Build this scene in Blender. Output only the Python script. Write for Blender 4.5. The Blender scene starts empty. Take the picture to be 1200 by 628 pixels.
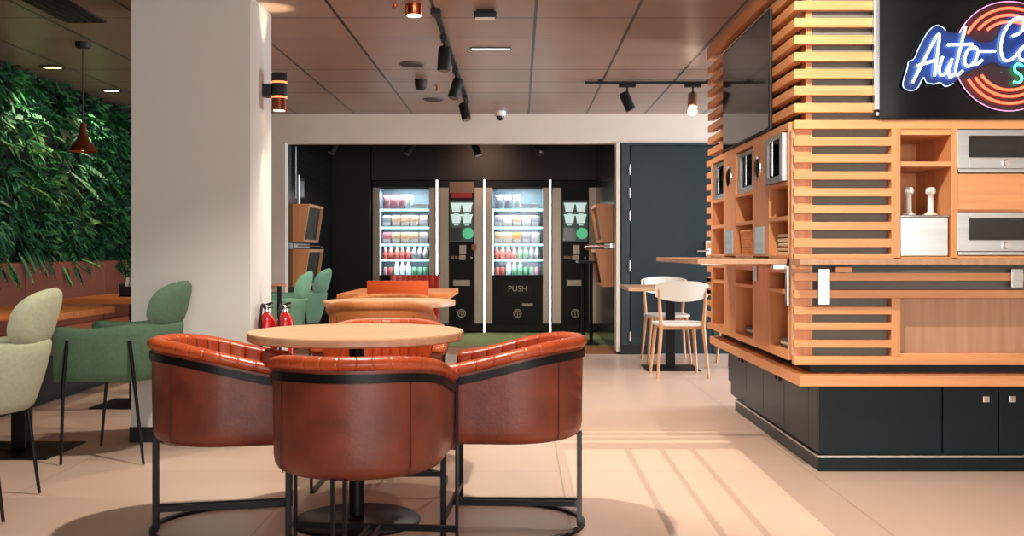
import bpy, math, random
from mathutils import Vector, Matrix
random.seed(7)
PI = math.pi
scene = bpy.context.scene
COL = scene.collection
EYE = 1.06                       # eye height of the photographer, metres
def X(u, Y): return (u - 608.0) * Y / 1200.0
def Z(v, Y): return EYE + (295.0 - v) * Y / 1200.0

# ------------------------------------------------------------------ materials
def lin(c):
    return tuple((x/255/12.92 if x/255 <= .04045 else ((x/255+.055)/1.055)**2.4) for x in c) + (1,)
MATS = {}
def nodes(name):
    m = bpy.data.materials.new(name); m.use_nodes = True
    nt = m.node_tree
    return m, nt, nt.nodes['Principled BSDF']
def link(nt, a, b): nt.links.new(a, b)
def mat(name, rgb, rough=.5, metal=0, var=.0, scale=8, bump=0, bscale=None, stretch=None, spec=None, coat=0, rgb2=None):
    if name in MATS: return MATS[name]
    m, nt, b = nodes(name)
    b.inputs['Roughness'].default_value = rough; b.inputs['Metallic'].default_value = metal
    b.inputs['Base Color'].default_value = lin(rgb)
    if spec is not None: b.inputs['Specular IOR Level'].default_value = spec
    if coat: b.inputs['Coat Weight'].default_value = coat; b.inputs['Coat Roughness'].default_value = .15
    tc = nt.nodes.new('ShaderNodeTexCoord'); mp = nt.nodes.new('ShaderNodeMapping')
    link(nt, tc.outputs['Object'], mp.inputs['Vector'])
    if stretch: mp.inputs['Scale'].default_value = stretch
    if var or rgb2:
        n = nt.nodes.new('ShaderNodeTexNoise'); n.inputs['Scale'].default_value = scale; n.inputs['Detail'].default_value = 5
        link(nt, mp.outputs[0], n.inputs['Vector'])
        r = nt.nodes.new('ShaderNodeValToRGB')
        c = lin(rgb); d = lin(rgb2) if rgb2 else tuple(min(1, x*(1+var)) for x in c[:3])+(1,)
        lo = c if rgb2 else tuple(x*(1-var) for x in c[:3])+(1,)
        r.color_ramp.elements[0].position = .32; r.color_ramp.elements[1].position = .68
        r.color_ramp.elements[0].color = lo; r.color_ramp.elements[1].color = d
        link(nt, n.outputs['Fac'], r.inputs[0]); link(nt, r.outputs[0], b.inputs['Base Color'])
    if bump:
        n2 = nt.nodes.new('ShaderNodeTexNoise'); n2.inputs['Scale'].default_value = bscale or scale*6; n2.inputs['Detail'].default_value = 3
        link(nt, mp.outputs[0], n2.inputs['Vector'])
        bp = nt.nodes.new('ShaderNodeBump'); bp.inputs['Strength'].default_value = bump; bp.inputs['Distance'].default_value = .01
        link(nt, n2.outputs['Fac'], bp.inputs['Height']); link(nt, bp.outputs[0], b.inputs['Normal'])
    MATS[name] = m
    return m
def wood(name, rgb, rgb2, axis='X', rough=.42):
    s = {'X': (1.2, 22, 22), 'Y': (22, 1.2, 22), 'Z': (22, 22, 1.2)}[axis]
    return mat(name, rgb, rough, scale=1.6, rgb2=rgb2, stretch=s, bump=.05, bscale=4)
def glow(name, rgb, strength):
    if name in MATS: return MATS[name]
    m, nt, b = nodes(name)
    b.inputs['Base Color'].default_value = lin(rgb)
    b.inputs['Emission Color'].default_value = lin(rgb); b.inputs['Emission Strength'].default_value = strength
    MATS[name] = m; return m
def glass(name, tint=(255,255,255), gloss=.1, rough=.02):
    if name in MATS: return MATS[name]
    m = bpy.data.materials.new(name); m.use_nodes = True; nt = m.node_tree; nt.nodes.clear()
    o = nt.nodes.new('ShaderNodeOutputMaterial'); mx = nt.nodes.new('ShaderNodeMixShader')
    t = nt.nodes.new('ShaderNodeBsdfTransparent'); t.inputs[0].default_value = lin(tint)
    g = nt.nodes.new('ShaderNodeBsdfGlossy'); g.inputs['Roughness'].default_value = rough
    mx.inputs[0].default_value = gloss
    link(nt, t.outputs[0], mx.inputs[1]); link(nt, g.outputs[0], mx.inputs[2]); link(nt, mx.outputs[0], o.inputs[0])
    MATS[name] = m; return m
def tiles(name, rgb, line, bw, bh, mortar, loc, rough, var=.06, plane='XY', offset=0, bump=.4, rgb_b=None, spec=None):
    m, nt, b = nodes(name)
    b.inputs['Roughness'].default_value = rough
    if spec is not None: b.inputs['Specular IOR Level'].default_value = spec
    tc = nt.nodes.new('ShaderNodeTexCoord'); mp = nt.nodes.new('ShaderNodeMapping')
    link(nt, tc.outputs['Object'], mp.inputs['Vector'])
    src = mp.outputs[0]
    if plane == 'YZ':
        sp = nt.nodes.new('ShaderNodeSeparateXYZ'); cb = nt.nodes.new('ShaderNodeCombineXYZ')
        link(nt, src, sp.inputs[0]); link(nt, sp.outputs[1], cb.inputs[0]); link(nt, sp.outputs[2], cb.inputs[1]); src = cb.outputs[0]
    mp.inputs['Location'].default_value = loc
    br = nt.nodes.new('ShaderNodeTexBrick'); br.offset = offset; br.squash = 1
    br.inputs['Scale'].default_value = 1; br.inputs['Brick Width'].default_value = bw; br.inputs['Row Height'].default_value = bh
    br.inputs['Mortar Size'].default_value = mortar; br.inputs['Mortar Smooth'].default_value = .1
    c = lin(rgb); br.inputs['Color1'].default_value = tuple(x*(1-var) for x in c[:3])+(1,)
    br.inputs['Color2'].default_value = tuple(min(1,x*(1+var)) for x in c[:3])+(1,); br.inputs['Mortar'].default_value = lin(line)
    link(nt, src, br.inputs['Vector'])
    n = nt.nodes.new('ShaderNodeTexNoise'); n.inputs['Scale'].default_value = 1.7; n.inputs['Detail'].default_value = 6
    link(nt, tc.outputs['Object'], n.inputs['Vector'])
    mix = nt.nodes.new('ShaderNodeMix'); mix.data_type = 'RGBA'; mix.blend_type = 'MULTIPLY'; mix.inputs[0].default_value = 1
    r = nt.nodes.new('ShaderNodeValToRGB'); r.color_ramp.elements[0].color = (.88,.87,.86,1); r.color_ramp.elements[1].color = (1,1,1,1)
    link(nt, n.outputs['Fac'], r.inputs[0])
    link(nt, br.outputs['Color'], mix.inputs[6]); link(nt, r.outputs[0], mix.inputs[7]); link(nt, mix.outputs[2], b.inputs['Base Color'])
    if bump:
        bp = nt.nodes.new('ShaderNodeBump'); bp.inputs['Strength'].default_value = bump; bp.inputs['Distance'].default_value = .004; bp.invert = True
        link(nt, br.outputs['Fac'], bp.inputs['Height']); link(nt, bp.outputs[0], b.inputs['Normal'])
    MATS[name] = m; return m

M_black = mat('black_steel', (22,22,24), .42, .6)
M_blackm = mat('black_matte', (16,17,19), .6)
M_teal = mat('dark_teal_paint', (14,37,43), .5, var=.06)
M_navy = mat('dark_slate_laminate', (15,29,34), .34, var=.06, scale=3, spec=.22)
M_niche = mat('near_black_paint', (17,22,26), .55)
M_white = mat('warm_white_plaster', (222,212,200), .8, var=.02, scale=4, bump=.03, bscale=120)
M_wcol = mat('pale_grey_plaster', (212,212,208), .8, var=.02, scale=3, bump=.03, bscale=120)
M_whitep = mat('white_plastic', (236,234,228), .35)
M_steel = mat('brushed_steel', (206,207,206), .3, 1, var=.08, scale=2, stretch=(1,1,30))
M_chrome = mat('polished_chrome', (225,226,228), .12, 1)
M_alu = mat('champagne_aluminium', (178,166,150), .42, .65, var=.06, scale=3, stretch=(20,20,.6))
M_beechX = wood('beech_lengthwise', (214,146,92), (230,166,112), 'X')
M_beechY = wood('beech_sideways', (210,140,88), (226,160,106), 'Y')
M_beechZ = wood('beech_upright', (206,136,84), (224,158,104), 'Z')
M_panelw = wood('pale_walnut_panel', (176,132,102), (192,150,118), 'Z', .5)
M_oak = wood('oak_table', (202,156,118), (226,182,144), 'X', .38)
M_oakr = wood('amber_oak_table', (196,112,56), (218,140,78), 'X', .38)
M_oakl = wood('pale_oak_leg', (208,152,108), (224,174,132), 'Z', .45)
M_grey = mat('grey_backing_board', (118,116,108), .7)
M_coral = mat('cognac_leather', (100,44,30), .4, scale=7, rgb2=(134,62,42), bump=.07, bscale=90)
M_rim = mat('polished_cognac_leather', (164,62,28), .34, scale=7, rgb2=(194,88,44), bump=.06, bscale=90)
M_seam = mat('dark_thread', (70,30,20), .7)
M_tan = mat('honey_suede', (164,94,42), .6, scale=6, rgb2=(186,114,58), bump=.1, bscale=200)
M_orange = mat('orange_upholstery', (214,84,28), .5, scale=6, rgb2=(224,102,40), bump=.1, bscale=200)
M_red = mat('brick_red_upholstery', (150,34,20), .5, scale=6, rgb2=(168,46,28), bump=.1, bscale=200)
M_sage = mat('pale_sage_fabric', (160,164,138), .85, var=.08, scale=60, bump=.3, bscale=500)
M_green = mat('forest_green_fabric', (78,106,84), .85, var=.1, scale=60, bump=.3, bscale=500)
M_mint = mat('sea_green_fabric', (104,150,124), .85, var=.08, scale=60, bump=.3, bscale=500)
M_brown = mat('brown_bench_leather', (120,62,46), .45, var=.08, scale=5, bump=.1, bscale=120)
M_copper = mat('copper', (196,104,62), .25, 1)
M_exred = mat('extinguisher_red', (200,20,26), .25, coat=.4)
M_screen = mat('screen_glass', (12,15,18), .06, spec=.6)
M_inset = mat('dark_inset', (24,22,22), .6)
M_signg = mat('black_sign_glass', (4,9,13), .05, spec=.6)
M_dglass = glass('dark_window', (170,172,172), .07)
M_pane = glass('clear_pane', (244,248,250), .012)

# ------------------------------------------------------------------ mesh builder
class MB:
    def __init__(s): s.v = []; s.f = []; s.mi = []
    def add(s, vs, fs, mi=0):
        n = len(s.v); s.v += [tuple(p) for p in vs]; s.f += [tuple(i+n for i in f) for f in fs]; s.mi += [mi]*len(fs); return s
    def box(s, x0, x1, y0, y1, z0, z1, mi=0):
        if x0 > x1: x0, x1 = x1, x0
        if y0 > y1: y0, y1 = y1, y0
        if z0 > z1: z0, z1 = z1, z0
        vs = [(x0,y0,z0),(x1,y0,z0),(x1,y1,z0),(x0,y1,z0),(x0,y0,z1),(x1,y0,z1),(x1,y1,z1),(x0,y1,z1)]
        return s.add(vs, [(0,3,2,1),(4,5,6,7),(0,1,5,4),(1,2,6,5),(2,3,7,6),(3,0,4,7)], mi)
    def bar(s, p, q, w, h=None, up=(0,0,1), mi=0, w2=None, h2=None):
        h = h or w; w2 = w2 or w; h2 = h2 or h
        p = Vector(p); q = Vector(q); d = (q-p).normalized(); u = Vector(up)
        if abs(d.dot(u)) > .98: u = Vector((0,1,0))
        a = d.cross(u).normalized(); b = a.cross(d).normalized()
        vs = []
        for c, ww, hh in ((p,w,h),(q,w2,h2)):
            for sa, sb in ((-1,-1),(1,-1),(1,1),(-1,1)): vs.append(c + a*sa*ww/2 + b*sb*hh/2)
        return s.add(vs, [(0,1,2,3),(7,6,5,4),(0,4,5,1),(1,5,6,2),(2,6,7,3),(3,7,4,0)], mi)
    def tube(s, pts, r, seg=10, closed=False, mi=0, caps=True):
        pts = [Vector(p) for p in pts]; n = len(pts)
        rs = r if isinstance(r, (list,tuple)) else [r]*n
        vs = []; up = None
        for i, p in enumerate(pts):
            if closed: t = pts[(i+1)%n]-pts[i-1]
            else: t = pts[min(i+1,n-1)]-pts[max(i-1,0)]
            t.normalize()
            if up is None:
                up = Vector((0,0,1)) if abs(t.z) < .9 else Vector((1,0,0))
            a = t.cross(up).normalized(); up = a.cross(t).normalized()
            for k in range(seg):
                th = 2*PI*k/seg; vs.append(p + (a*math.cos(th)+up*math.sin(th))*rs[i])
        fs = []
        m = n if closed else n-1
        for i in range(m):
            for k in range(seg):
                a0 = i*seg+k; a1 = i*seg+(k+1)%seg; b0 = ((i+1)%n)*seg+k; b1 = ((i+1)%n)*seg+(k+1)%seg
                fs.append((a0,b0,b1,a1))
        if caps and not closed:
            fs.append(tuple(range(seg))); fs.append(tuple(reversed(range((n-1)*seg, n*seg))))
        return s.add(vs, fs, mi)
    def lathe(s, prof, c=(0,0,0), seg=32, axis='Z', mi=0, caps=True):
        vs = []
        for r, z in prof:
            for k in range(seg):
                th = 2*PI*k/seg; a = r*math.cos(th); b = r*math.sin(th)
                p = {'Z':(a,b,z),'X':(z,a,b),'Y':(b,z,a)}[axis]
                vs.append((p[0]+c[0],p[1]+c[1],p[2]+c[2]))
        fs = []
        for i in range(len(prof)-1):
            for k in range(seg):
                k2 = (k+1)%seg; fs.append((i*seg+k, i*seg+k2, (i+1)*seg+k2, (i+1)*seg+k))
        if caps:
            fs.append(tuple(reversed(range(seg)))); n = (len(prof)-1)*seg; fs.append(tuple(range(n, n+seg)))
        return s.add(vs, fs, mi)
    def prism(s, poly, y0, y1, mi=0):            # poly in x,z ; extruded along y
        n = len(poly); vs = [(x,y0,z) for x,z in poly]+[(x,y1,z) for x,z in poly]
        fs = [tuple(range(n)), tuple(reversed(range(n,2*n)))]
        for i in range(n): j = (i+1)%n; fs.append((i, n+i, n+j, j))
        return s.add(vs, fs, mi)
    def prismz(s, poly, z0, z1, mi=0):
        n = len(poly); vs = [(x,y,z0) for x,y in poly]+[(x,y,z1) for x,y in poly]
        fs = [tuple(reversed(range(n))), tuple(range(n,2*n))]
        for i in range(n): j = (i+1)%n; fs.append((i, j, n+j, n+i))
        return s.add(vs, fs, mi)
    def grid(s, rows, closed_u=False, closed_v=False, mi=0):   # rows of equal-length point lists
        n = len(rows[0]); vs = [p for r in rows for p in r]; fs = []
        for i in range(len(rows) if closed_v else len(rows)-1):
            i2 = (i+1)%len(rows)
            for k in range(n if closed_u else n-1):
                k2 = (k+1)%n; fs.append((i*n+k, i*n+k2, i2*n+k2, i2*n+k))
        return s.add(vs, fs, mi)
    def build(s, name, m, parent=None, bevel=0, smooth=False, seg=2, loc=None, fix=False):
        me = bpy.data.meshes.new(name); me.from_pydata([tuple(p) for p in s.v], [], s.f)
        ms = m if isinstance(m, (list,tuple)) else [m]
        for x in ms: me.materials.append(x)
        if len(ms) > 1: me.polygons.foreach_set('material_index', s.mi)
        if fix:
            import bmesh
            b = bmesh.new(); b.from_mesh(me); bmesh.ops.recalc_face_normals(b, faces=b.faces); b.to_mesh(me); b.free()
        if smooth:
            me.polygons.foreach_set('use_smooth', [True]*len(me.polygons)); me.set_sharp_from_angle(angle=math.radians(smooth if smooth is not True else 50))
        me.update()
        o = bpy.data.objects.new(name, me); COL.objects.link(o)
        if parent: o.parent = parent
        if loc: o.location = loc
        if bevel:
            bv = o.modifiers.new('Bevel', 'BEVEL'); bv.width = bevel; bv.segments = seg; bv.limit_method = 'ANGLE'; bv.harden_normals = False
        return o
def B(*a): return MB().box(*a)
def each(boxes, name, m, parent, bevel=.0015):
    for bx in boxes: B(*bx).build(name, m, parent, bevel=bevel)
def tag(o, label=None, cat=None, group=None, kind=None):
    if label: o['label'] = label
    if cat: o['category'] = cat
    if group: o['group'] = group
    if kind: o['kind'] = kind
    return o
def thing(name, label, cat, loc=(0,0,0), rz=0, group=None):
    o = bpy.data.objects.new(name, None); COL.objects.link(o); o.location = loc; o.rotation_euler = (0,0,rz); o.empty_display_size = .1
    return tag(o, label, cat, group)
def copy_tree(o, parent=None):
    c = o.copy(); COL.objects.link(c); c.parent = parent
    for ch in list(o.children): copy_tree(ch, c)
    return c
def place(o, loc, rz=0, label=None, group=None, sc=None):
    o.location = loc; o.rotation_euler = (0,0,rz)
    if label: o['label'] = label
    if group: o['group'] = group
    if sc: o.scale = sc
    return o
def struct(mb, name, m, **k): return tag(mb.build(name, m, **k), kind='structure')
def recolor(root, table):
    for ch in list(root.children):
        ms = [table.get(s.material.name) if s.material else None for s in ch.material_slots]
        if any(ms):
            ch.data = ch.data.copy()
            for i, m in enumerate(ms):
                if m: ch.data.materials[i] = m
        recolor(ch, table)
def smoothstep(t): t = max(0,min(1,t)); return t*t*(3-2*t)
def catmull(pts, n=8, closed=False):
    P = [Vector(p) for p in pts]; out = []; L = len(P)
    for i in range(L if closed else L-1):
        if closed: a,b,c,d = P[i-1],P[i],P[(i+1)%L],P[(i+2)%L]
        else: a,b,c,d = P[max(i-1,0)],P[i],P[i+1],P[min(i+2,L-1)]
        for k in range(n):
            t = k/n; out.append(.5*((2*b)+(c-a)*t+(2*a-5*b+4*c-d)*t*t+(3*b-a-3*c+d)*t**3))
    if not closed: out.append(P[-1])
    return out

# ------------------------------------------------------------------ room shell
CEIL = 2.49
YB = 10.6
M_floor = tiles('polished_concrete_tile', (214,188,170), (182,156,140), 1.2, 1.2, .003, (-.2+.001, -.15, 0), .32, .015, bump=.15)
M_ceil = tiles('taupe_ceiling_tile', (150,128,116), (52,42,38), .6, .59, .010, (-.1, -.36, 0), .36, .05, bump=.5)
M_brick = tiles('black_glazed_brick', (20,24,27), (40,44,46), .2, .075, .006, (0,0,0), .18, .2, plane='YZ', offset=.5, bump=.8)
M_nfloor = wood('niche_floor_board', (168,104,66), (186,124,82), 'X', .35)
M_mat = mat('green_entrance_mat', (140,150,92), .9, var=.15, scale=90, bump=.5, bscale=300)
struct(B(-4.2, 5.2, -2.6, YB, -.1, 0), 'floor', M_floor)
struct(B(-4.2, 5.2, -2.6, YB+.2, CEIL, CEIL+.1), 'ceiling', M_ceil)
struct(B(-4.2, -3.95, -2.6, YB+.1, 0, CEIL), 'wall_left', mat('dark_moss_wall', (24,34,26), .9))
struct(B(5.0, 5.2, -2.6, YB+.1, 0, CEIL), 'wall_right', M_white)
# rear wall (behind the photographer) with a narrow unseen opening shaped for the sun patch
ox0, ox1, oz0 = .22, 1.18, 1.55
w = MB(); w.box(-4.2,ox0,-2.6,-2.45,0,CEIL); w.box(ox1,5.2,-2.6,-2.45,0,CEIL); w.box(ox0,ox1,-2.6,-2.45,0,oz0); w.box(ox0,ox1,-2.6,-2.45,2.465,CEIL)
struct(w, 'wall_rear', mat('slate_blue_wall', (84,90,96), .8))
w = MB()  # unseen bars added to cast the stripes on the sunlit floor
for x in (.58,.763,.93): w.box(x-.016,x+.016,-2.53,-2.5,oz0,2.27)
w.box(ox0,ox1,-2.53,-2.5,2.255,2.30)
for z in (2.34,2.38,2.42): w.box(ox0,ox1,-2.53,-2.5,z-.009,z+.009)
struct(w, 'sun_stripe_bars', M_black)
# back wall: bulkhead, left pier, right reveal, part behind kiosk
NL, NR, NT = -2.42, 1.007, 2.185
w = MB(); w.box(-4.2,5.2,YB,YB+.15,NT,CEIL); w.box(-4.2,NL,YB,YB+.15,0,NT); w.box(NR,NR+.04,YB-.02,YB+.15,.03,NT)
struct(w, 'wall_back', M_white)
struct(B(NR+.04,5.2,YB+.02,YB+.12,0,NT), 'wall_door_side', M_teal)
d = thing('door_1', None, None, (0,0,0)); d['kind'] = 'structure'
B(1.155,2.0,YB-.012,YB+.03,.01,NT-.03).build('door_leaf', M_teal, d, bevel=.004)
f = MB(); f.box(1.06,1.14,YB-.02,YB+.03,0,NT); f.box(1.14,2.08,YB-.02,YB+.03,NT-.025,NT); f.box(2.01,2.08,YB-.02,YB+.03,0,NT)
f.build('door_frame', mat('teal_door_frame', (30,50,57), .45), d, bevel=.003)
for v in (199,226,253,311,394):
    MB().lathe([(.009,-.05),(.009,.05)], (1.146,YB-.026,Z(v,YB)), 10).build('hinge', M_chrome, d, smooth=True)
h = B(1.93,1.98,YB-.03,YB-.012,Z(300,YB),Z(282,YB)).build('handle_plate', M_whitep, d, bevel=.003)
MB().tube([(1.955,YB-.03,Z(294,YB)),(1.955,YB-.07,Z(294,YB)),(1.83,YB-.075,Z(294,YB))], .010, 10).build('lever', M_chrome, h, smooth=True)
# niche
NY = 14.1
struct(B(NL-.1, NR+.1, YB, 11.45, -.1, 0), 'floor_niche', M_nfloor)
struct(B(NL-.1, NR+.1, 11.45, NY, -.1, .004), 'floor_niche_mat', M_mat)
struct(B(NL-.1, NL, YB+.15, NY, 0, CEIL), 'wall_niche_left', M_brick)
struct(B(NR, NR+.1, YB+.15, NY, 0, CEIL), 'wall_niche_right', M_brick)
struct(B(NL-.1, NR+.1, NY, NY+.1, 0, CEIL), 'wall_niche_back', M_niche)
struct(B(NL-.1, NR+.1, YB+.15, NY, CEIL-.02, CEIL+.08), 'ceiling_niche', M_niche)
struct(B(NL, -1.93, 13.3, 13.36, 0, CEIL-.02), 'wall_niche_panel', M_niche)
struct(B(-1.93, NR, 13.42, 13.5, 2.0, CEIL-.02), 'trim_1', mat('dark_brown_fascia', (40,32,30), .5))
struct(B(NR+.04,1.42,YB-.03,YB-.0,0,.1), 'baseboard_back', M_blackm)
# column
CX0, CX1, CY0, CY1 = -2.157, -1.496, 5.70, 6.19
struct(B(CX0,CX1,CY0,CY1,0,CEIL), 'wall_column', M_wcol)
struct(B(CX0-.008,CX1+.008,CY0-.008,CY1+.008,0,.085), 'baseboard_column', M_blackm)
# planting recess header darkness: banquette side
# ------------------------------------------------------------------ barrel chairs
def u_path(R, ys, n=96, inset=0):
    r = R-inset; pts = []; ns = max(8, int(n*.22))
    for i in range(ns): pts.append((-r, ys*(1-i/ns), -1, 0))
    for i in range(n+1):
        a = PI + PI*i/n; pts.append((r*math.cos(a), r*math.sin(a), math.cos(a), math.sin(a)))
    for i in range(1, ns+1): pts.append((r, ys*i/ns, 1, 0))
    return pts                                        # x, y, outward normal
def rim_z(y): return .715 - .095*smoothstep((y+.26)/.56)
def make_barrel(label, group):
    R, YS = .285, .235
    t = thing('barrel_chair', label, 'chair', group=group)
    P = u_path(R, YS, 110)
    # outer shell: bottom inset rounded, upright side
    prof = [(.06,.352),(.034,.354),(.018,.362),(.008,.378),(.004,.40)]
    rows = []
    for ins, z in prof: rows.append([(x-nx*ins, y-ny*ins, z) for x,y,nx,ny in P])
    for k in range(1,7): rows.append([(x-nx*.004*(1-k/6), y-ny*.004*(1-k/6), .40+(rim_z(y)-.02-.40)*k/6) for x,y,nx,ny in P])
    m = MB(); m.grid(rows)
    m.add([(x-nx*.06,y-ny*.06,.352) for x,y,nx,ny in P], [tuple(range(len(P)))])
    # front end faces of the two arms
    for e in (0,-1):
        x,y,nx,ny = P[e]
        m.add([(x,y,.36),(x-nx*.055,y,.36),(x-nx*.055,y,rim_z(y)-.01),(x,y,rim_z(y)-.01)], [(0,1,2,3)])
    sh = m.build('outer_shell', M_coral, t, smooth=60, fix=True)
    for s in (-1,1):
        a = -PI/2 + s*math.radians(47); q = []
        for k in range(12):
            z = .362+(rim_z(R*math.sin(a))-.05-.362)*k/11; rr = R+.0004-(.010 if k == 0 else 0)
            q.append((rr*math.cos(a), rr*math.sin(a), z))
        MB().tube(q, .0016, 6).build('seam', M_seam, sh, smooth=True)
    # channelled inner back
    NCH = 24; rows = []; Q = u_path(R, YS, 300, .045); N = len(Q)
    for k in range(9):
        w = k/8; row = []
        for i,(x,y,nx,ny) in enumerate(Q):
            c = abs(math.sin(PI*NCH*i/(N-1)))**.28
            off = -.015*c*min(1, .45+.55*math.sin(PI*min(1,.15+w)))
            row.append((x+nx*off*1.0, y+ny*off, .43+(rim_z(y)+.006-.43)*w))
        rows.append(row)
    MB().grid(rows).build('channelled_back', M_rim, t, smooth=70, fix=True)
    # rolled rim
    C = u_path(R, YS, 300, .016); N = len(C); rows = []
    for i,(x,y,nx,ny) in enumerate(C):
        ph = abs(math.sin(PI*NCH*i/(N-1)))
        e = min(i, N-1-i); cap = 1 if e > 5 else math.sqrt(max(.02,1-((6-e)/6)**2))
        sc = (.915+.085*min(1,ph*4.5))*cap
        z = rim_z(y); row = []
        for k in range(16):
            th = 2*PI*k/16; row.append((x+nx*.033*sc*math.cos(th), y+ny*.033*sc*math.cos(th), z+.023*sc*math.sin(th)))
        rows.append(row)
    m = MB(); m.grid(rows, closed_u=True); m.add(rows[0], [tuple(range(16))]); m.add(rows[-1], [tuple(reversed(range(16)))])
    m.build('rolled_rim', M_rim, t, smooth=70, fix=True)
    # seat
    S = u_path(R, YS, 60, .062); m = MB(); rows = []
    for ins, z in ((0,.36),(0,.435),(.006,.452),(.022,.464),(.05,.468)):
        rows.append([(x-nx*ins, y-ny*ins-(ins if abs(nx)==1 and y > YS-.001 else 0), z) for x,y,nx,ny in S])
    m.grid(rows); m.add(rows[-1], [tuple(range(len(S)))]); m.add(rows[0], [tuple(reversed(range(len(S))))])
    m.add([r[0] for r in rows]+[r[-1] for r in reversed(rows)], [tuple(range(2*len(rows)))])
    m.build('seat', M_rim, t, smooth=50, fix=True)
    # black steel frame
    Bp = u_path(R, YS, 110, -.001); rows = []
    for dx, dz in ((0,-.058),(.007,-.058),(.007,-.030),(0,-.030)):
        rows.append([(x+nx*dx, y+ny*dx, rim_z(y)+dz) for x,y,nx,ny in Bp])
    m = MB(); m.grid(rows, closed_v=True); m.build('steel_band', M_black, t, smooth=40, fix=True)
    for s in (-1,1):
        B(s*(R+.001)-.0 if s>0 else -R-.011, s*(R+.011) if s>0 else -R-.001, YS-.022, YS, 0, rim_z(YS)-.032).build('leg', M_black, t, bevel=.002)
    for s in (-1,1): B(s*.019-.006, s*.019+.006, -R+.004, -R+.024, 0, .36).build('back_leg', M_black, t, bevel=.0015)
    B(-R-.001, R+.001, YS-.018, YS-.004, .073, .096).build('crossbar', M_black, t, bevel=.002)
    for s in (-1,1): B(s*.019-.006, s*.019+.006, -R+.02, YS-.018, .073, .096).build('stretcher', M_black, t, bevel=.002)
    Fp = u_path(R, YS, 80, -.008); rows = []
    for dx, dz in ((0,0),(-.018,0),(-.018,.014),(0,.014)):
        rows.append([(x+nx*dx, y+ny*dx, dz) for x,y,nx,ny in Fp])
    MB().grid(rows, closed_v=True).build('floor_ring', M_black, t, smooth=40, fix=True)
    return t
G1 = 'cognac barrel chairs round the front table'
bc = make_barrel('cognac leather barrel chair nearest the camera, its back turned to us', G1)
place(bc, (-.528,3.41,0), math.radians(-5))
c = copy_tree(bc); place(c, (-1.115,3.95,0), math.radians(-90+12), 'cognac barrel chair left of the front round table, facing right')
c = copy_tree(bc); place(c, (-.035,4.0,0), math.radians(90-3), 'cognac barrel chair right of the front round table, facing left')
c = copy_tree(bc); place(c, (-.62,4.72,0), math.radians(180), 'cognac barrel chair on the far side of the front round table')
G2 = 'honey barrel chairs at the second round table'
tanmap = {'cognac_leather': M_tan, 'polished_cognac_leather': M_tan}
c = copy_tree(bc); recolor(c, tanmap)
for ch in list(c.children):
    if ch.name.startswith('steel_band'): bpy.data.objects.remove(ch)
place(c, (X(445,5.75),5.76,0), 0, 'honey suede barrel chair backing onto the front table group, before the second round table', G2, (1,1,1.075))
c2 = copy_tree(c); place(c2, (X(456,7.0),7.02,0), PI, 'honey suede barrel chair beyond the second round table, facing it', sc=(1,.8,1.04))

# ------------------------------------------------------------------ round tables
def round_table(label, loc):
    t = thing('round_table', label, 'table', loc, group='round pedestal tables')
    MB().lathe([(.36,.714),(.412,.716),(.42,.722),(.42,.744),(.416,.75),(.40,.75)], seg=96).build('tabletop', M_oak, t, smooth=40)
    MB().lathe([(.12,.704),(.12,.714)], seg=32).build('mounting_plate', M_black, t, smooth=40)
    MB().lathe([(.03,.02),(.03,.706)], seg=24).build('column', M_teal if False else M_black, t, smooth=40)
    MB().lathe([(.25,0),(.25,.006),(.24,.014),(.05,.022),(.03,.03)], seg=64).build('base_plate', M_black, t, smooth=40)
    return t
round_table('pale oak round table in front, ringed by four cognac chairs', (-.638,4.03,0))
round_table('second round oak table, behind the cognac chairs at the front', (X(456,6.52),6.52,0))

# ------------------------------------------------------------------ square / oblong tables
def slab_table(name, label, x0, x1, y0, y1, m, group=None, th=.034):
    cx, cy = (x0+x1)/2, (y0+y1)/2
    t = thing(name, label, 'table', (cx,cy,0), group=group)
    hx, hy = (x1-x0)/2, (y1-y0)/2
    B(-hx,hx,-hy,hy,.75-th,.75).build('tabletop', m, t, bevel=.004)
    B(-.12,.12,-.12,.12,.75-th-.01,.75-th).build('mounting_plate', M_black, t)
    B(-.04,.04,-.04,.04,.018,.75-th-.01).build('column', M_black, t, bevel=.004)
    m2 = MB(); m2.box(-.24,.24,-.24,.24,0,.008); 
    vs = [(-.24,-.24,.008),(.24,-.24,.008),(.24,.24,.008),(-.24,.24,.008),(-.05,-.05,.022),(.05,-.05,.022),(.05,.05,.022),(-.05,.05,.022)]
    m2.add(vs, [(0,1,5,4),(1,2,6,5),(2,3,7,6),(3,0,4,7),(4,5,6,7)])
    m2.build('base_plate', M_black, t)
    return t
GB = 'oak tables along the bench'
slab_table('square_table', 'amber oak table between the pale green and the dark green chair', -3.0,-2.29,5.09,5.81, M_oakr, GB)
slab_table('square_table', 'amber oak table set along the brown bench beside the column', -3.02,-2.3,6.76,7.5, M_oakr, GB)
slab_table('square_table', 'oak table beyond the column, in front of the nearer sea green chair', -2.9,-2.2,8.0,8.7, M_oakr, GB)
slab_table('square_table', 'oak table beyond the column, nearest the vending niche', -2.95,-2.27,9.3,10.0, M_oakr, GB)
slab_table('oblong_table', 'oblong oak table with orange and red chairs before the vending machines', -1.335,-.515,7.5,8.72, M_oakr, None, .045)
slab_table('square_table', 'small oak table with white chairs by the dark teal door', .955,1.80,8.92,9.72, M_oak, None)

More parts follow.
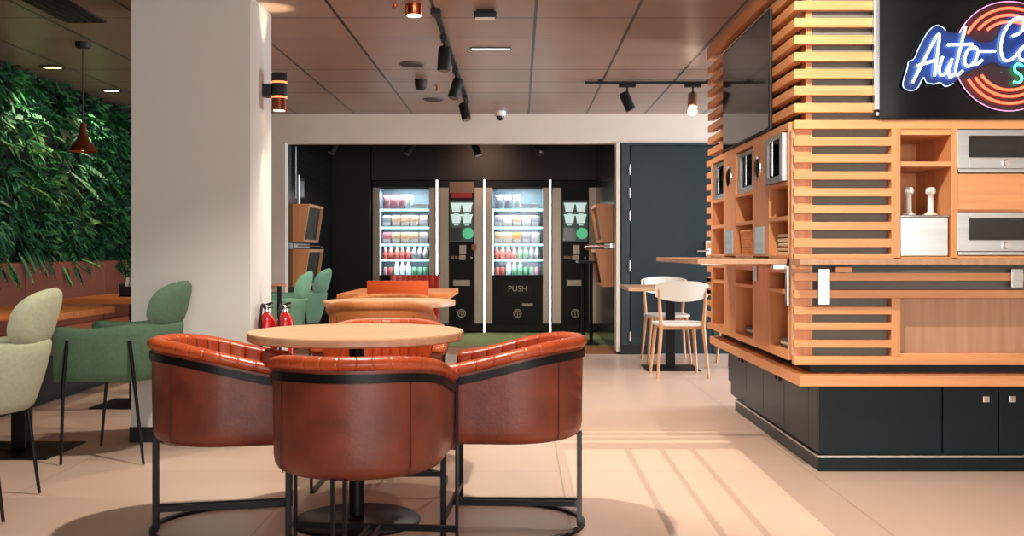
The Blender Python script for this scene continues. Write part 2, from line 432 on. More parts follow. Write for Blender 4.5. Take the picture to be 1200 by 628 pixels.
# ------------------------------------------------------------------ green upholstered armchairs
def make_armchair(label, m, group):
    t = thing('upholstered_armchair', label, 'armchair', group=group)
    R, YS = .25, .25
    P = u_path(R, YS, 60); n = len(P)
    def topz(y): return .70 - .02*math.sin(PI*max(0,min(1,(y+.1)/.35)))
    def botr(z): return .0 if z > .52 else .045*((.52-z)/.11)**2
    # closed shell section swept along the U (outside, top roll, inside)
    rows = []
    for i,(x,y,nx,ny) in enumerate(P):
        tz = topz(y); e = min(i, n-1-i)
        endf = 1 if e > 6 else .55+.45*math.sqrt(1-((6-e)/6)**2)
        lift = 0 if e > 6 else .05*(1-math.sqrt(1-((6-e)/6)**2))
        sec = []
        for off, z in ((-.06,.41),(-.03,.411),(-.012,.425),(.0,.46),(.012,.55),(.018,.64),(.016,tz-.02),(.006,tz-.004),(-.010,tz),(-.028,tz-.004),(-.040,tz-.025),(-.046,.6),(-.052,.44)):
            zz = z if z < .55 else .55+(z-.55)*(1-lift*3)
            lean = -.10*(1-max(0,min(1,(y+R)/.3)))*max(0,(zz-.45)/.3)*.55
            mid = -.02
            o2 = mid+(off-mid)*endf
            sec.append((x+nx*o2, y+ny*o2+lean, zz))
        rows.append(sec)
    mb = MB(); mb.grid(rows, closed_u=True); mb.add(rows[0],[tuple(range(len(rows[0])))]); mb.add(rows[-1],[tuple(reversed(range(len(rows[0]))))])
    mb.build('bucket_shell', m, t, smooth=60, fix=True)
    S = u_path(R, YS, 40, .05); mb = MB(); rr = []
    for ins, z in ((.02,.405),(0,.41),(0,.45),(.01,.468),(.04,.475)): rr.append([(x-nx*ins, y-ny*ins, z) for x,y,nx,ny in S])
    mb.grid(rr); mb.add(rr[-1],[tuple(range(len(S)))]); mb.add(rr[0],[tuple(reversed(range(len(S))))]); mb.add([r[0] for r in rr]+[r[-1] for r in reversed(rr)],[tuple(range(2*len(rr)))])
    mb.build('seat_cushion', m, t, smooth=50, fix=True)
    # oval head pad bent round the back
    mb = MB(); NA, NRr = 48, 8
    def pad(rad, th, side):
        ca, sa = math.cos(th), math.sin(th); p = 2/2.6
        a = .235*rad*math.copysign(abs(ca)**p, ca); b = .125*rad*math.copysign(abs(sa)**p, sa)
        thick = .036*math.sqrt(max(0,1-rad**3.2))
        Rb = .30; ang = a/Rb; rr2 = Rb + side*thick
        zz = .785 + b
        return (rr2*math.sin(ang), -(.245-.30) - rr2*math.cos(ang) - .05 - .26*b*1.0, zz)
    for side in (1,-1):
        rings = [[pad(max(.001,k/NRr), 2*PI*i/NA, side) for i in range(NA)] for k in range(NRr+1)]
        mb.grid(rings, closed_u=True)
    mb.build('head_pad', m, t, smooth=70, fix=True)
    for s in (-1,1):
        for y0, y1 in ((.17,.21),(-.13,-.20)):
            xo = s*(.262 if y0 > 0 else .245); MB().tube([(xo,y0,.62),(s*.272 if y0>0 else s*.235,(y0+y1)/2-.005 if y0>0 else y0-.02,.42),(s*.245,y1,.006)], [.0095,.0095,.007], 10).build('leg', M_black, t, smooth=True)
    return t
GA = 'green armchairs along the bench tables'
ga = make_armchair('pale sage green armchair at the left edge, seen from behind', M_sage, GA)
place(ga, (-2.25,4.20,0), math.radians(100))
c = copy_tree(ga); recolor(c, {'pale_sage_fabric': M_green}); place(c, (-2.06,5.32,0), math.radians(90), 'forest green armchair in front of the white column')
c = copy_tree(ga); recolor(c, {'pale_sage_fabric': M_mint}); place(c, (-1.98,8.1,0), math.radians(90+10), 'sea green armchair just beyond the column, nearer of the two behind the extinguishers')
c = copy_tree(c); place(c, (-2.06,9.35,0), math.radians(90+4), 'sea green armchair beside the vending niche, farther of the two behind the extinguishers')

# ------------------------------------------------------------------ upright channelled chairs at the oblong table
def make_upright(label, m, group):
    t = thing('upright_chair', label, 'chair', group=group)
    # facing +Y
    def backsheet(off, amp):
        rows = []
        for k in range(9):
            z = .46+(.85-.46)*k/8; row = []
            for i in range(121):
                u = i/120; xx = -.22+.44*u
                y = -.21 - .05*(k/8) + .05*(xx/.22)**2 + off + amp*abs(math.sin(PI*9*u))**.6
                row.append((xx, y, z))
            rows.append(row)
        return rows
    a = backsheet(.03, .012); b = backsheet(-.025, 0)
    mb = MB(); mb.grid(a); mb.grid(b)
    ring = lambda g: [g[0][i] for i in range(121)]+[g[k][120] for k in range(1,9)]+[g[8][i] for i in range(119,-1,-1)]+[g[k][0] for k in range(7,0,-1)]
    mb.grid([ring(a), ring(b)], closed_u=True)
    mb.build('backrest', m, t, smooth=50, fix=True)
    B(-.22,.22,-.2,.22,.40,.47).build('seat', m, t, bevel=.02, seg=3)
    for sx in (-1,1):
        for sy in (-1,1): MB().bar((sx*.19,sy*.17,.40),(sx*.215,sy*.2,0),.028,.028,w2=.018,h2=.018).build('leg', M_black, t)
    return t
GU = 'upright chairs at the oblong table'
uc = make_upright('orange upright chair with straight top, near side of the oblong table', M_orange, GU)
place(uc, (X(464,7.3),7.62,0), 0)
c = copy_tree(uc); recolor(c, {'orange_upholstery': M_red}); place(c, (X(487,9.2),8.98,0), PI, 'brick red channelled upright chair on the far side of the oblong table')

# ------------------------------------------------------------------ white and oak chairs by the door
def make_white_chair(label, group):
    t = thing('dining_chair', label, 'chair', group=group)
    # seat
    def outline(k): 
        pts = []
        for i in range(40):
            a = 2*PI*i/40; ca, sa = math.cos(a), math.sin(a)
            pts.append(((.215-k)*math.copysign(abs(ca)**.6,ca)*(1+.06*sa), (.205-k)*math.copysign(abs(sa)**.6,sa)))
        return pts
    rows = [[(x,y,z) for x,y in outline(k)] for k,z in ((.02,.425),(.0,.432),(0,.446),(.006,.452),(.05,.447),(.12,.444))]
    mb = MB(); mb.grid(rows, closed_u=True); mb.add(rows[0],[tuple(reversed(range(40)))]); mb.add(rows[-1],[tuple(range(40))])
    mb.build('seat', M_whitep, t, smooth=45, fix=True)
    # curved backrest board
    rows_f, rows_b = [], []
    NU, NV = 24, 8
    for k in range(NV+1):
        w = k/NV; rf, rb = [], []
        for i in range(NU+1):
            u = -1+2*i/NU
            h = .085*(1-abs(u)**6)**.5 if abs(u) < 1 else 0
            zc = .725 - .012*u*u; low = .095*(1-.55*abs(u)**2.2)
            z = zc - low + (low+.075*(1-.25*abs(u)**4))*w
            y = -.195 - .02*w + .055*u*u
            xx = .225*u
            rf.append((xx,y+.007,z)); rb.append((xx,y-.007,z))
        rows_f.append(rf); rows_b.append(rb)
    mb = MB(); mb.grid(rows_f); mb.grid(rows_b)
    ring = lambda g: g[0][:]+[g[k][NU] for k in range(1,NV+1)]+[g[NV][i] for i in range(NU-1,-1,-1)]+[g[k][0] for k in range(NV-1,0,-1)]
    mb.grid([ring(rows_f), ring(rows_b)], closed_u=True)
    mb.build('backrest', M_whitep, t, smooth=50, fix=True)
    for s in (-1,1):
        mb = MB(); mb.tube([(s*.215,-.20,0),(s*.178,-.165,.43)], [.011,.017], 12); mb.tube([(s*.178,-.165,.41),(s*.19,-.165,.58),(s*.198,-.162,.77)], [.017,.014,.010], 12)
        mb.build('back_leg', M_oakl, t, smooth=True)
        MB().tube([(s*.205,.195,0),(s*.165,.155,.43)], [.011,.017], 12).build('front_leg', M_oakl, t, smooth=True)
    B(-.165,.165,-.165,.155,.40,.425).build('seat_frame', M_oakl, t, bevel=.004)
    return t
GW = 'white and oak chairs at the table by the door'
wc = make_white_chair('white and oak chair with its back to us at the table by the door', GW)
place(wc, (1.36,8.74,0), math.radians(3), sc=(1,1,1.02))
c = copy_tree(wc); place(c, (1.43,9.92,0), math.radians(180), 'white and oak chair behind the table by the door, facing us')
c = copy_tree(wc); place(c, (2.1,9.6,0), math.radians(95), 'white and oak chair mostly hidden by the timber kiosk')

# ------------------------------------------------------------------ banquette and planting
bq = thing('banquette_bench', 'long brown leather bench under the plant wall', 'bench', (-3.94,6.3,0))
ye = [-2.8,-.0,1.49,2.96,4.2]
for a, b_ in zip(ye, ye[1:]): B(0,.19,a+.004,b_-.004,.44,.98).build('back_panel', M_brown, bq, bevel=.015, seg=3)
for a, b_ in zip(ye, ye[1:]): B(.19,.72,a+.004,b_-.004,.34,.45).build('seat_cushion', M_brown, bq, bevel=.02, seg=3)
B(0,.68,-2.8,4.2,.06,.34).build('base', M_blackm, bq)
B(0,.62,-2.8,4.2,0,.06).build('plinth', M_blackm, bq)

def leafm(name, rgb, rgb2): return mat(name, rgb, .6, scale=3, rgb2=rgb2, spec=.3)
L1 = leafm('leaf_dark', (14,62,38), (26,86,48)); L2 = leafm('leaf_mid', (34,98,54), (54,118,60)); L3 = leafm('leaf_light', (72,128,62), (110,148,78))
mb = MB(); rnd = random.Random(3)
def leaf(p, d, n, L, W, mi, droop=.25):
    d = d.normalized(); s = d.cross(n).normalized(); n = s.cross(d)
    q = []
    for f_, w_ in ((0,.15),(.3,1),(.65,.8),(1,0)):
        c = p + d*L*f_ - Vector((0,0,1))*droop*L*f_*f_
        q.append((c - s*W*w_/2 + n*W*.12*w_, c, c + s*W*w_/2 + n*W*.12*w_))
    vs = [q[0][1], q[1][0], q[1][1], q[1][2], q[2][0], q[2][1], q[2][2], q[3][1]]
    mb.add(vs, [(0,1,2),(0,2,3),(1,4,5,2),(2,5,6,3),(4,7,5),(5,7,6)], mi)
def fern(p, d, L, mi):
    d = d.normalized(); up = Vector((0,0,1)); k = 9
    for i in range(k):
        f_ = (i+1)/k; c = p + d*L*f_ - up*.35*L*f_*f_
        w_ = .35*L*math.sin(PI*min(.97,.12+f_*.88))+.01
        sd = d.cross(up).normalized()
        for s in (-1,1): leaf(c, sd*s+d*.6-up*.25, up, w_, w_*.28, mi, .2)
for i in range(980):
    y = rnd.uniform(5.2,10.55); z = rnd.uniform(.96,2.46)
    p = Vector((-3.94+rnd.uniform(0,.10)*(1 if z < 2.2 else .3),y,z))
    kind = rnd.random(); patch = math.sin(y*2.3+1)+math.sin(z*4.1+y*1.7)
    mi = 2 if (patch > .6 and rnd.random() < .3) else (1 if rnd.random() < .4 else 0)
    d = Vector((rnd.uniform(.5,1), rnd.uniform(-.8,.8), rnd.uniform(-.7,.6)))
    if kind < .34: fern(p, d, rnd.uniform(.16,.30), mi)
    elif kind < .72:
        for k in range(8):
            a = 2*PI*k/8+rnd.random(); dd = Vector((.7, math.cos(a), math.sin(a)*.9-.1)); leaf(p, dd, Vector((1,0,.2)), rnd.uniform(.11,.2), rnd.uniform(.022,.038), mi, .35)
    else:
        for k in range(11): 
            q = p + Vector((rnd.uniform(0,.08), rnd.uniform(-.1,.1), rnd.uniform(-.1,.1)))
            leaf(q, Vector((rnd.uniform(.3,1),rnd.uniform(-1,1),rnd.uniform(-1,.5))), Vector((1,0,.6)), rnd.uniform(.07,.12), rnd.uniform(.035,.055), mi, .3)
for i in range(60):                                    # trailing fronds over the bench back
    p = Vector((-3.80,rnd.uniform(6.0,10.4),rnd.uniform(1.0,1.12))); fern(p, Vector((.45,rnd.uniform(-.4,.4),-.8)), rnd.uniform(.1,.24), rnd.choice((0,0,1)))
tag(mb.build('plant_wall', [L1,L2,L3], smooth=60), 'dense living wall of ferns and leafy plants above the brown bench', 'plant wall', kind='stuff')

dv = thing('air_diffuser', 'long black slot diffuser in the dark ceiling left of the column', 'air vent', (-2.68,5.75,CEIL))
each([(-.125,-.11,-.6,.6,-.012,0),(.11,.125,-.6,.6,-.012,0),(-.11,.11,-.6,-.585,-.012,0),(-.11,.11,.585,.6,-.012,0)],'frame',M_blackm,dv,0)
each([(-.11+.055*k+.008,-.11+.055*k+.047,-.585,.585,-.009,0) for k in range(4)],'blade',M_blackm,dv,0)
# condiment caddy on the table by the column
cd = thing('condiment_caddy', 'black caddy with pale packets on the table beside the column', 'caddy', (-2.70,7.12,.75))
m = MB(); m.box(-.06,.06,-.05,.05,0,.012); m.box(-.06,-.052,-.05,.05,0,.09); m.box(.052,.06,-.05,.05,0,.09); m.box(-.06,.06,-.05,-.043,0,.07); m.box(-.06,.06,.043,.05,0,.13)
m.build('holder', M_blackm, cd, bevel=.002)
MB().tube([(-.055,.046,.09),(-.055,.046,.16),(0,.046,.19),(.055,.046,.16),(.055,.046,.09)], .004, 8).build('handle', M_black, cd, smooth=True)
for k,x_ in enumerate((-.03,0,.03)): MB().bar((x_,-.01+.01*k,.015),(x_+.012,.0,.13),.022,.006).build('packet', M_whitep, cd)

# ------------------------------------------------------------------ fire extinguishers on a stand
st = thing('extinguisher_stand', 'thin black stand holding the two red extinguishers by the column', 'stand', (-1.40,5.93,0))
B(-.12,.12,-.1,.1,0,.012).build('base_plate', M_black, st, bevel=.003)
B(-.012,.012,.05,.07,.012,.86).build('pole', M_black, st, bevel=.002)
B(-.12,.12,-.07,.07,.25,.262).build('tray', M_black, st, bevel=.002)
def extinguisher(label, loc, tall=True):
    e = thing('fire_extinguisher', label, 'fire extinguisher', loc, group='red fire extinguishers')
    MB().lathe([(.03,0),(.046,.006),(.048,.02),(.048,.38),(.044,.41),(.03,.435),(.016,.447),(.016,.46)], seg=28).build('cylinder', M_exred, e, smooth=50)
    hd = MB().lathe([(.018,.455),(.018,.49),(.012,.495)], seg=16).build('valve', M_chrome, e, smooth=50)
    MB().bar((-.01,0,.49),(.036,-.012,.505),.016,.012).build('lever', M_blackm, hd)
    MB().bar((0,0,.475),(.034,-.012,.478),.016,.008).build('grip', M_blackm, hd)
    MB().tube(catmull([(-.008,-.012,.475),(-.014,-.05,.495),(-.018,-.068,.42),(-.014,-.062,.25),(-.01,-.058,.12)],6), .008, 8).build('hose', M_blackm, e, smooth=True)
    B(-.03,.03,-.050,-.0475,.2,.32).build('label_plate', M_whitep, e)
    return e
extinguisher('red fire extinguisher close against the side of the column', (-1.452,5.90,.262))
extinguisher('red fire extinguisher on the right, beside the nearer sea green chair', (-1.347,5.90,.262))

# ------------------------------------------------------------------ wall and ceiling fixtures
sc_ = thing('wall_sconce', 'black and copper up and down light on the column side', 'wall lamp', (CX1,6.0,2.0))
B(0,.05,-.035,.035,-.035,.04).build('bracket', M_blackm, sc_, bevel=.003)
MB().lathe([(.042,.105),(.045,.10),(.045,-.035),(.042,-.038)], (.092,0,0), 28).build('upper_barrel', M_blackm, sc_, smooth=40)
lb = MB().lathe([(.044,-.04),(.044,-.11),(.04,-.112)], (.092,0,0), 28).build('lower_barrel', mat('dull_copper', (120,60,36), .4, .7), sc_, smooth=40)
for z_ in (.05,-.037): MB().lathe([(.0462,z_-.006),(.0462,z_+.006)], (.092,0,0), 28, caps=False).build('glowing_ring', glow('amber_slot', (255,140,84), 1.3), sc_, smooth=40)
MB().lathe([(.034,-.1135),(.034,-.1125)], (.092,0,0), 24).build('lens', glow('warm_lens', (255,190,140), 6), lb)
def light(kind, name, loc, energy, color=(1,1,1), target=None, **k):
    l = bpy.data.lights.new(name, kind); l.energy = energy; l.color = color
    for a, v in k.items(): setattr(l, a, v)
    o = bpy.data.objects.new(name, l); COL.objects.link(o); o.location = loc
    if target is not None:
        o.rotation_euler = (Vector(target)-Vector(loc)).to_track_quat('-Z','Y').to_euler()
    return o
WARM = (1,.72,.47)
light('SPOT','sconce_up',(CX1+.092,6.0,2.11),14,WARM,(CX1+.045,6.0,2.49),spot_size=math.radians(44),spot_blend=.8,shadow_soft_size=.02)
light('SPOT','sconce_down',(CX1+.092,6.0,1.88),14,WARM,(CX1+.03,6.0,1.3),spot_size=math.radians(34),spot_blend=.8,shadow_soft_size=.02)

pl = thing('pendant_lamp', 'copper cone pendant hanging before the plant wall', 'pendant lamp', (-2.98,7.0,CEIL))
MB().lathe([(.045,-.035),(.05,-.02),(.05,0)], seg=24).build('ceiling_rose', M_blackm, pl, smooth=40)
MB().tube([(0,0,-.03),(0,0,-.6)], .004, 8).build('cord', M_blackm, pl)
MB().lathe([(.016,-.55),(.02,-.56),(.025,-.61),(.038,-.66),(.095,-.735),(.098,-.745),(.094,-.746),(.036,-.665),(.02,-.61)], seg=36, caps=False).build('lamp_shade', mat('dull_copper', (120,60,36), .4, .7), pl, smooth=60)
MB().lathe([(.001,-.69),(.02,-.695),(.026,-.715),(.018,-.735),(.001,-.74)], seg=20).build('bulb', glow('pendant_bulb', (255,170,90), 6), pl, smooth=True)
light('SPOT','pendant_light',(-2.98,7.0,1.735),6,(1,.6,.3),(-2.98,7.0,0),spot_size=math.radians(110),spot_blend=.8,shadow_soft_size=.02)

for lab, y in (('nearer','7.9'),('farther','9.05')):
    y = float(y); r_ = thing('recessed_light', f'{lab} small rectangular ceiling light over the plant wall', 'ceiling light', (-3.60,y,CEIL), group='lights over the plant wall')
    m = MB(); m.box(-.075,.075,-.05,-.04,-.012,0); m.box(-.075,.075,.04,.05,-.012,0); m.box(-.075,-.065,-.05,.05,-.012,0); m.box(.065,.075,-.05,.05,-.012,0)
    m.build('frame', M_blackm, r_); B(-.065,.065,-.04,.04,-.008,-.002).build('lens', glow('peach_lens', (255,186,140), 9), r_)
    light('SPOT','plant_spot',(-3.56,y,CEIL-.03),62,(1,.88,.6),(-3.85,y+.05,1.6),spot_size=math.radians(95),spot_blend=.9,shadow_soft_size=.04)

dl = thing('surface_downlight', 'copper rimmed round downlight glowing on the ceiling near the top edge', 'ceiling light', (X(485,5.92),5.92,CEIL))
MB().lathe([(.046,-.065),(.05,-.06),(.05,0)], seg=32).build('housing', M_copper, dl, smooth=40)
MB().lathe([(.040,-.067),(.040,-.064)], seg=32).build('lens', glow('warm_lens_b', (255,226,190), 14), dl)
sm = thing('ceiling_sensor', 'tiny orange sensor beside the round downlight', 'sensor', (X(463,5.92),5.92,CEIL))
MB().lathe([(.008,-.02),(.014,-.012),(.014,0)], seg=16).build('body', M_copper, sm, smooth=40)
eb = thing('emergency_light', 'black oblong unit with pale underside on the ceiling', 'emergency light', (X(568.5,6.05),6.05,CEIL))
B(-.068,.068,-.035,.035,-.05,-.012).build('body', M_blackm, eb, bevel=.012, seg=3)
B(-.058,.058,-.028,.028,-.057,-.049).build('diffuser', M_whitep, eb, bevel=.004)
B(-.05,.05,-.025,.025,-.014,0).build('mount', M_blackm, eb)
ls = thing('slot_light', 'slim white lit slot in the ceiling behind the black oblong unit', 'ceiling light', (X(575,7.2),7.2,CEIL))
m = MB(); m.box(-.145,.145,-.035,-.028,-.008,0); m.box(-.145,.145,.028,.035,-.008,0); m.box(-.145,-.138,-.035,.035,-.008,0); m.box(.138,.145,-.035,.035,-.008,0)
m.build('frame', M_blackm, ls); B(-.138,.138,-.028,.028,-.006,-.001).build('lens', glow('cool_slot', (250,245,240), 3.0), ls)
for lab,(u,y,r_) in (('nearer',(483,7.8,.098)),('farther',(508,9.6,.096))):
    v_ = thing('ceiling_speaker', f'{lab} of the two flat round grilles beside the spot track', 'ceiling speaker', (X(u,y),y,CEIL), group='round ceiling grilles')
    MB().lathe([(r_-.012,-.010),(r_,-.006),(r_,0)], seg=40).build('ring', mat('taupe_metal', (96,84,78), .5), v_, smooth=40)
    MB().lathe([(r_-.014,-.0125),(r_-.013,-.004)], seg=40).build('grille', mat('dark_grille', (62,54,50), .7), v_)
v_ = thing('motion_detector', 'small black rounded detector on the ceiling by the round grilles', 'detector', (X(493,8.5),8.5,CEIL))
MB().lathe([(.03,-.085),(.046,-.07),(.05,-.03),(.05,0)], seg=28).build('body', M_blackm, v_, smooth=60)
v_ = thing('sprinkler_head', 'tiny brass sprinkler head on the ceiling beside the spot track', 'sprinkler', (X(512,8.8),8.8,CEIL))
m = MB(); m.lathe([(.022,-.006),(.022,0)], seg=20); m.tube([(0,0,0),(0,0,-.045)], .006, 8); m.lathe([(.016,-.05),(.016,-.046)], seg=16)
m.build('head', mat('brass', (190,130,80), .3, 1), v_, smooth=40)
cam_ = thing('dome_camera', 'white dome security camera high on the back wall', 'security camera', (X(586,10.4),10.42,CEIL))
MB().lathe([(.05,-.05),(.06,-.035),(.06,0)], seg=32).build('housing', M_whitep, cam_, smooth=40)
m = MB(); m.lathe([(.001,-.098)]+[(.042*math.sin(a), -.055-.043*math.cos(a)) for a in (.3,.7,1.1,1.5)]+[(.042,-.045)], seg=28); m.build('dome', M_screen, cam_, smooth=True)

# spot track running away from us, with three spots
def make_spot(label, group):
    s = thing('track_spot', label, 'track spotlight', group=group)
    B(-.022,.022,-.07,.07,-.048,-.0185).build('adaptor', M_blackm, s, bevel=.003)
    MB().tube([(0,0,-.04),(0,0,-.10)], .007, 8).build('stem', M_black, s)
    b_ = MB().lathe([(.036,-.082),(.042,-.075),(.042,.072),(.036,.08)], seg=28).build('barrel', M_blackm, s, smooth=40, loc=(0,0,-.165))
    MB().lathe([(.033,-.0835),(.033,-.081)], seg=24).build('lens', mat('grey_lens', (110,108,104), .2), b_)
    return s
def tilt(s, rx, ry):
    for ch in s.children:
        if ch.name.startswith('barrel'): ch.rotation_euler = (rx, ry, 0)
tr = thing('lighting_track', 'black spot track running away from us along the ceiling', 'lighting track', (-.49,8.0,CEIL-.0))
B(-.017,.017,-1.9,1.75,-.018,0).build('rail', M_blackm, tr, bevel=.002)
B(-.03,.03,-1.99,-1.905,-.032,0).build('power_feed', M_blackm, tr, bevel=.004)
GS = 'spots on the long track'
s0 = make_spot('nearest black spot on the track that runs away from us', GS); place(s0, (-.49,6.72,CEIL)); tilt(s0, math.radians(-6), math.radians(3))
for y, rx, ry, lab in ((7.95,-14,16,'middle black spot on the track that runs away from us'),(9.27,-16,-14,'farthest black spot on the track that runs away from us')):
    c = copy_tree(s0); place(c, (-.49,y,CEIL), 0, lab); tilt(c, math.radians(rx), math.radians(ry))
tr2 = thing('lighting_track', 'black spot track running crosswise toward the timber kiosk', 'lighting track', (1.18,8.53,CEIL))
B(-.63,.63,-.017,.017,-.03,-.012).build('rail', M_blackm, tr2, bevel=.002)
for x in (-.5,.4): B(x-.02,x+.02,-.015,.015,-.014,0).build('clip', M_blackm, tr2)
GT = 'spots on the crosswise track'
c = copy_tree(s0); place(c, (X(735,8.53),8.53,CEIL-.012), PI/2, 'unlit black spot on the crosswise track', GT); tilt(c, math.radians(-24), 0)
c = copy_tree(s0); place(c, (X(812,8.53),8.53,CEIL-.012), PI/2, 'lit spot on the crosswise track, beside the timber kiosk', GT); tilt(c, math.radians(8), math.radians(38))
for ch in c.children:
    if ch.name.startswith('barrel'):
        ch.data = ch.data.copy(); ch.data.materials[0] = mat('warm_grey_metal', (150,120,96), .35, .5)
        for g in ch.children: g.data = g.data.copy(); g.data.materials[0] = glow('spot_lens', (255,226,190), 22); g.scale = (1.15,1.15,1.5)

# ------------------------------------------------------------------ timber kiosk
KX, KF = 1.32, 4.90
KR = 2.95                                             # right end, past the frame
KB = 7.15                                             # far end
def zf(v): return Z(v, KF)
def xf(u): return X(u, KF)
# base cabinets
bcab = thing('base_cabinet', 'dark slate base cabinet along the kiosk front', 'cabinet', (0,0,0))
B(1.47,KR,4.965,5.6,.075,.42).build('body', M_navy, bcab)
B(1.452,xf(1108)-.003,4.95,4.968,.085,.42).build('fixed_panel', M_navy, bcab, bevel=.002)
edges = [xf(1110), xf(1176.5), 2.60, KR]
for i,(a,b_) in enumerate(zip(edges, edges[1:])):
    dr = B(a+.002,b_-.002,4.95,4.968,.085,.42).build('door', M_navy, bcab, bevel=.002)
    kx = b_-.072 if i == 0 else (a+.055 if i == 1 else b_-.08)
    B(kx-.016,kx+.016,4.925,4.951,.335,.367).build('knob', M_chrome, dr, bevel=.003)
B(1.445,KR,4.94,5.02,0,.066).build('plinth', M_navy, bcab, bevel=.002)
B(1.446,KR,4.942,4.96,.066,.076).build('trim_strip', M_steel, bcab)
scab = thing('base_cabinet', 'dark base cabinet along the kiosk side facing the chairs', 'cabinet', (0,0,0))
ysd = [5.02,5.13,5.605,6.08,6.54,7.1]
B(1.47,2.1,5.62,7.1,.075,.42).build('body', M_navy, scab)
B(1.452,1.469,4.97,ysd[1]-.002,.085,.42).build('corner_post', M_navy, scab)
for i in range(1,5):
    y0, y1 = ysd[i], ysd[i+1]
    dr = B(1.452,1.47,y0+.002,y1-.002,.085 if i < 4 else .17,.42).build('door', M_navy, scab, bevel=.002)
    ky = y1-.035 if i in (1,3) else y0+.035
    k_ = MB().tube([(1.452,ky,.375),(1.425,ky,.375)], .006, 8).build('knob', M_chrome, dr)
    B(1.408,1.426,ky-.018,ky+.018,.36,.39).build('knob_cap', M_black, dr, bevel=.002)
B(1.445,1.5,5.02,6.84,0,.066).build('plinth', M_navy, scab)
B(1.443,1.47,4.96,6.84,.066,.076).build('trim_strip', M_steel, scab)
# bench ledge
lg = thing('wooden_ledge', 'beech ledge wrapping the kiosk low down like a bench', 'ledge', (0,0,0))
B(1.333,KR,4.86,5.25,.42,.473).build('front_board', M_beechX, lg, bevel=.003)
B(1.333,1.70,5.25,KB,.42,.473).build('side_board', M_beechY, lg, bevel=.003)
B(1.42,KR,4.99,5.6,.473,.52).build('recess_strip', M_blackm, lg)
B(1.42,1.8,5.6,KB,.473,.52).build('recess_strip', M_blackm, lg)

# front slatted cabinet
fc = thing('slatted_cabinet', 'beech slatted kiosk front with open compartments and ovens', 'cabinet', (0,0,0))
X1 = 1.797; XC0, XC1, XO = 1.826, 2.07, 2.10; SH = .040
m = MB()
for k in range(1,8):
    z = 1.668-.0808*k; m.box(KX,X1,KF,KF+.036,z-SH/2,z+SH/2)
m.box(KX,X1,KF,KF+.036,1.026,1.048)
m.build('slat_panel', M_beechX, fc, bevel=.0015)
m = MB(); m.box(KX,KR,KF,KF+.036,.921,.958); m.box(KX,KR,KF,KF+.036,.838,.876)
for v in (364,382.5,403): m.box(KX,X1,KF,KF+.036,zf(v)-.018,zf(v)+.018)
m.box(KX,KR,KF,KF+.05,.518,.560)
m.build('slat_panel', M_beechX, fc, bevel=.0015)
m = MB(); m.box(KX,KR,KF-.002,KF+.05,1.648,1.690); m.build('top_rail', M_beechX, fc, bevel=.0015)
m = MB(); m.box(KX+.012,1.415,KF+.036,KF+.09,.52,1.69); m.build('corner_post', M_beechZ, fc)
each([(1.415,KR,KF+.056,KF+.068,.838,1.03),(1.415,X1-.014,KF+.056,KF+.068,1.03,1.65),(1.415,X1-.014,KF+.056,KF+.068,.52,.838)],'backing_board', M_grey, fc, 0)
each([(X1-.014,XC0,KF-.002,KF+.5,1.03,1.65),(XC1,XO,KF-.002,KF+.5,1.03,1.65),(2.74,2.78,KF-.002,KF+.5,1.03,1.65),(X1-.014,XC0,KF-.002,KF+.12,.558,.838)],'upright', M_beechZ, fc)
each([(XC0,XC1,KF+.005,KF+.45,1.468,1.492),(XC0,XC1,KF+.005,KF+.45,1.62,1.65),(XC0,XC1,KF+.005,KF+.45,1.025,1.036)],'shelf', M_beechX, fc)
B(XC0,XC1,KF+.44,KF+.46,1.03,1.65).build('back_panel', M_beechZ, fc)
B(XO,2.74,KF,KF+.02,1.262,1.432).build('oven_divider', M_beechX, fc)
each([(XO,2.74,KF+.02,KF+.5,1.25,1.27),(XO,2.74,KF+.02,KF+.5,1.42,1.436),(XO,2.74,KF,KF+.5,1.026,1.04)],'oven_shelf', M_beechX, fc)
B(XC0,KR,KF+.06,KF+.08,.56,.837).build('kick_panel', M_panelw, fc)
B(XC0,KR,KF+.002,KF+.06,.560,.574).build('sill_board', M_beechX, fc)
for u in (965,1191): B(xf(u)-.028,xf(u)+.028,KF-.012,KF-.003,zf(357) if u<1000 else zf(337),zf(315)).build('steel_bracket', M_steel, fc, bevel=.002)
B(xf(978),xf(997),KF-.02,KF+.02,zf(319),zf(313)).build('beech_block', M_beechX, fc)
B(1.75,KR,KF+.5,KF+.52,.54,1.69).build('rear_panel', M_panelw, fc)

# side cabinet with bays
sd = thing('compartment_cabinet', 'beech kiosk side with three columns of open compartments', 'cabinet', (0,0,0))
SX, SD = 1.31, 1.70
bays = [(4.99,5.365),(5.74,6.19),(6.55,6.93)]
solid = [(5.365,5.74),(6.19,6.55),(6.93,6.985)]
fp = []
for a, b_ in solid+[(4.975,4.99)]: fp += [(SX,SX+.02,a,b_,1.035,1.69),(SX,SX+.02,a,b_,.535,.985)]
each(fp,'face_panel', M_beechZ, sd, .001)
for a, b_ in bays: each([(SX,SD,a,b_,z0,z1) for z0, z1 in ((1.655,1.69),(1.385,1.405),(1.215,1.236),(1.026,1.042),(.955,.985),(.854,.873),(.533,.572))],'shelf', M_beechY, sd, .001)
for a, b_ in bays: each([(SX+.02,SD,y,y+.014,z0,z1) for y in (a-.014,b_) for z0,z1 in ((.535,.985),(1.035,1.69))],'divider', M_beechZ, sd, 0)
B(SD,SD+.02,4.99,6.985,.535,1.69).build('back_panel', M_beechZ, sd)
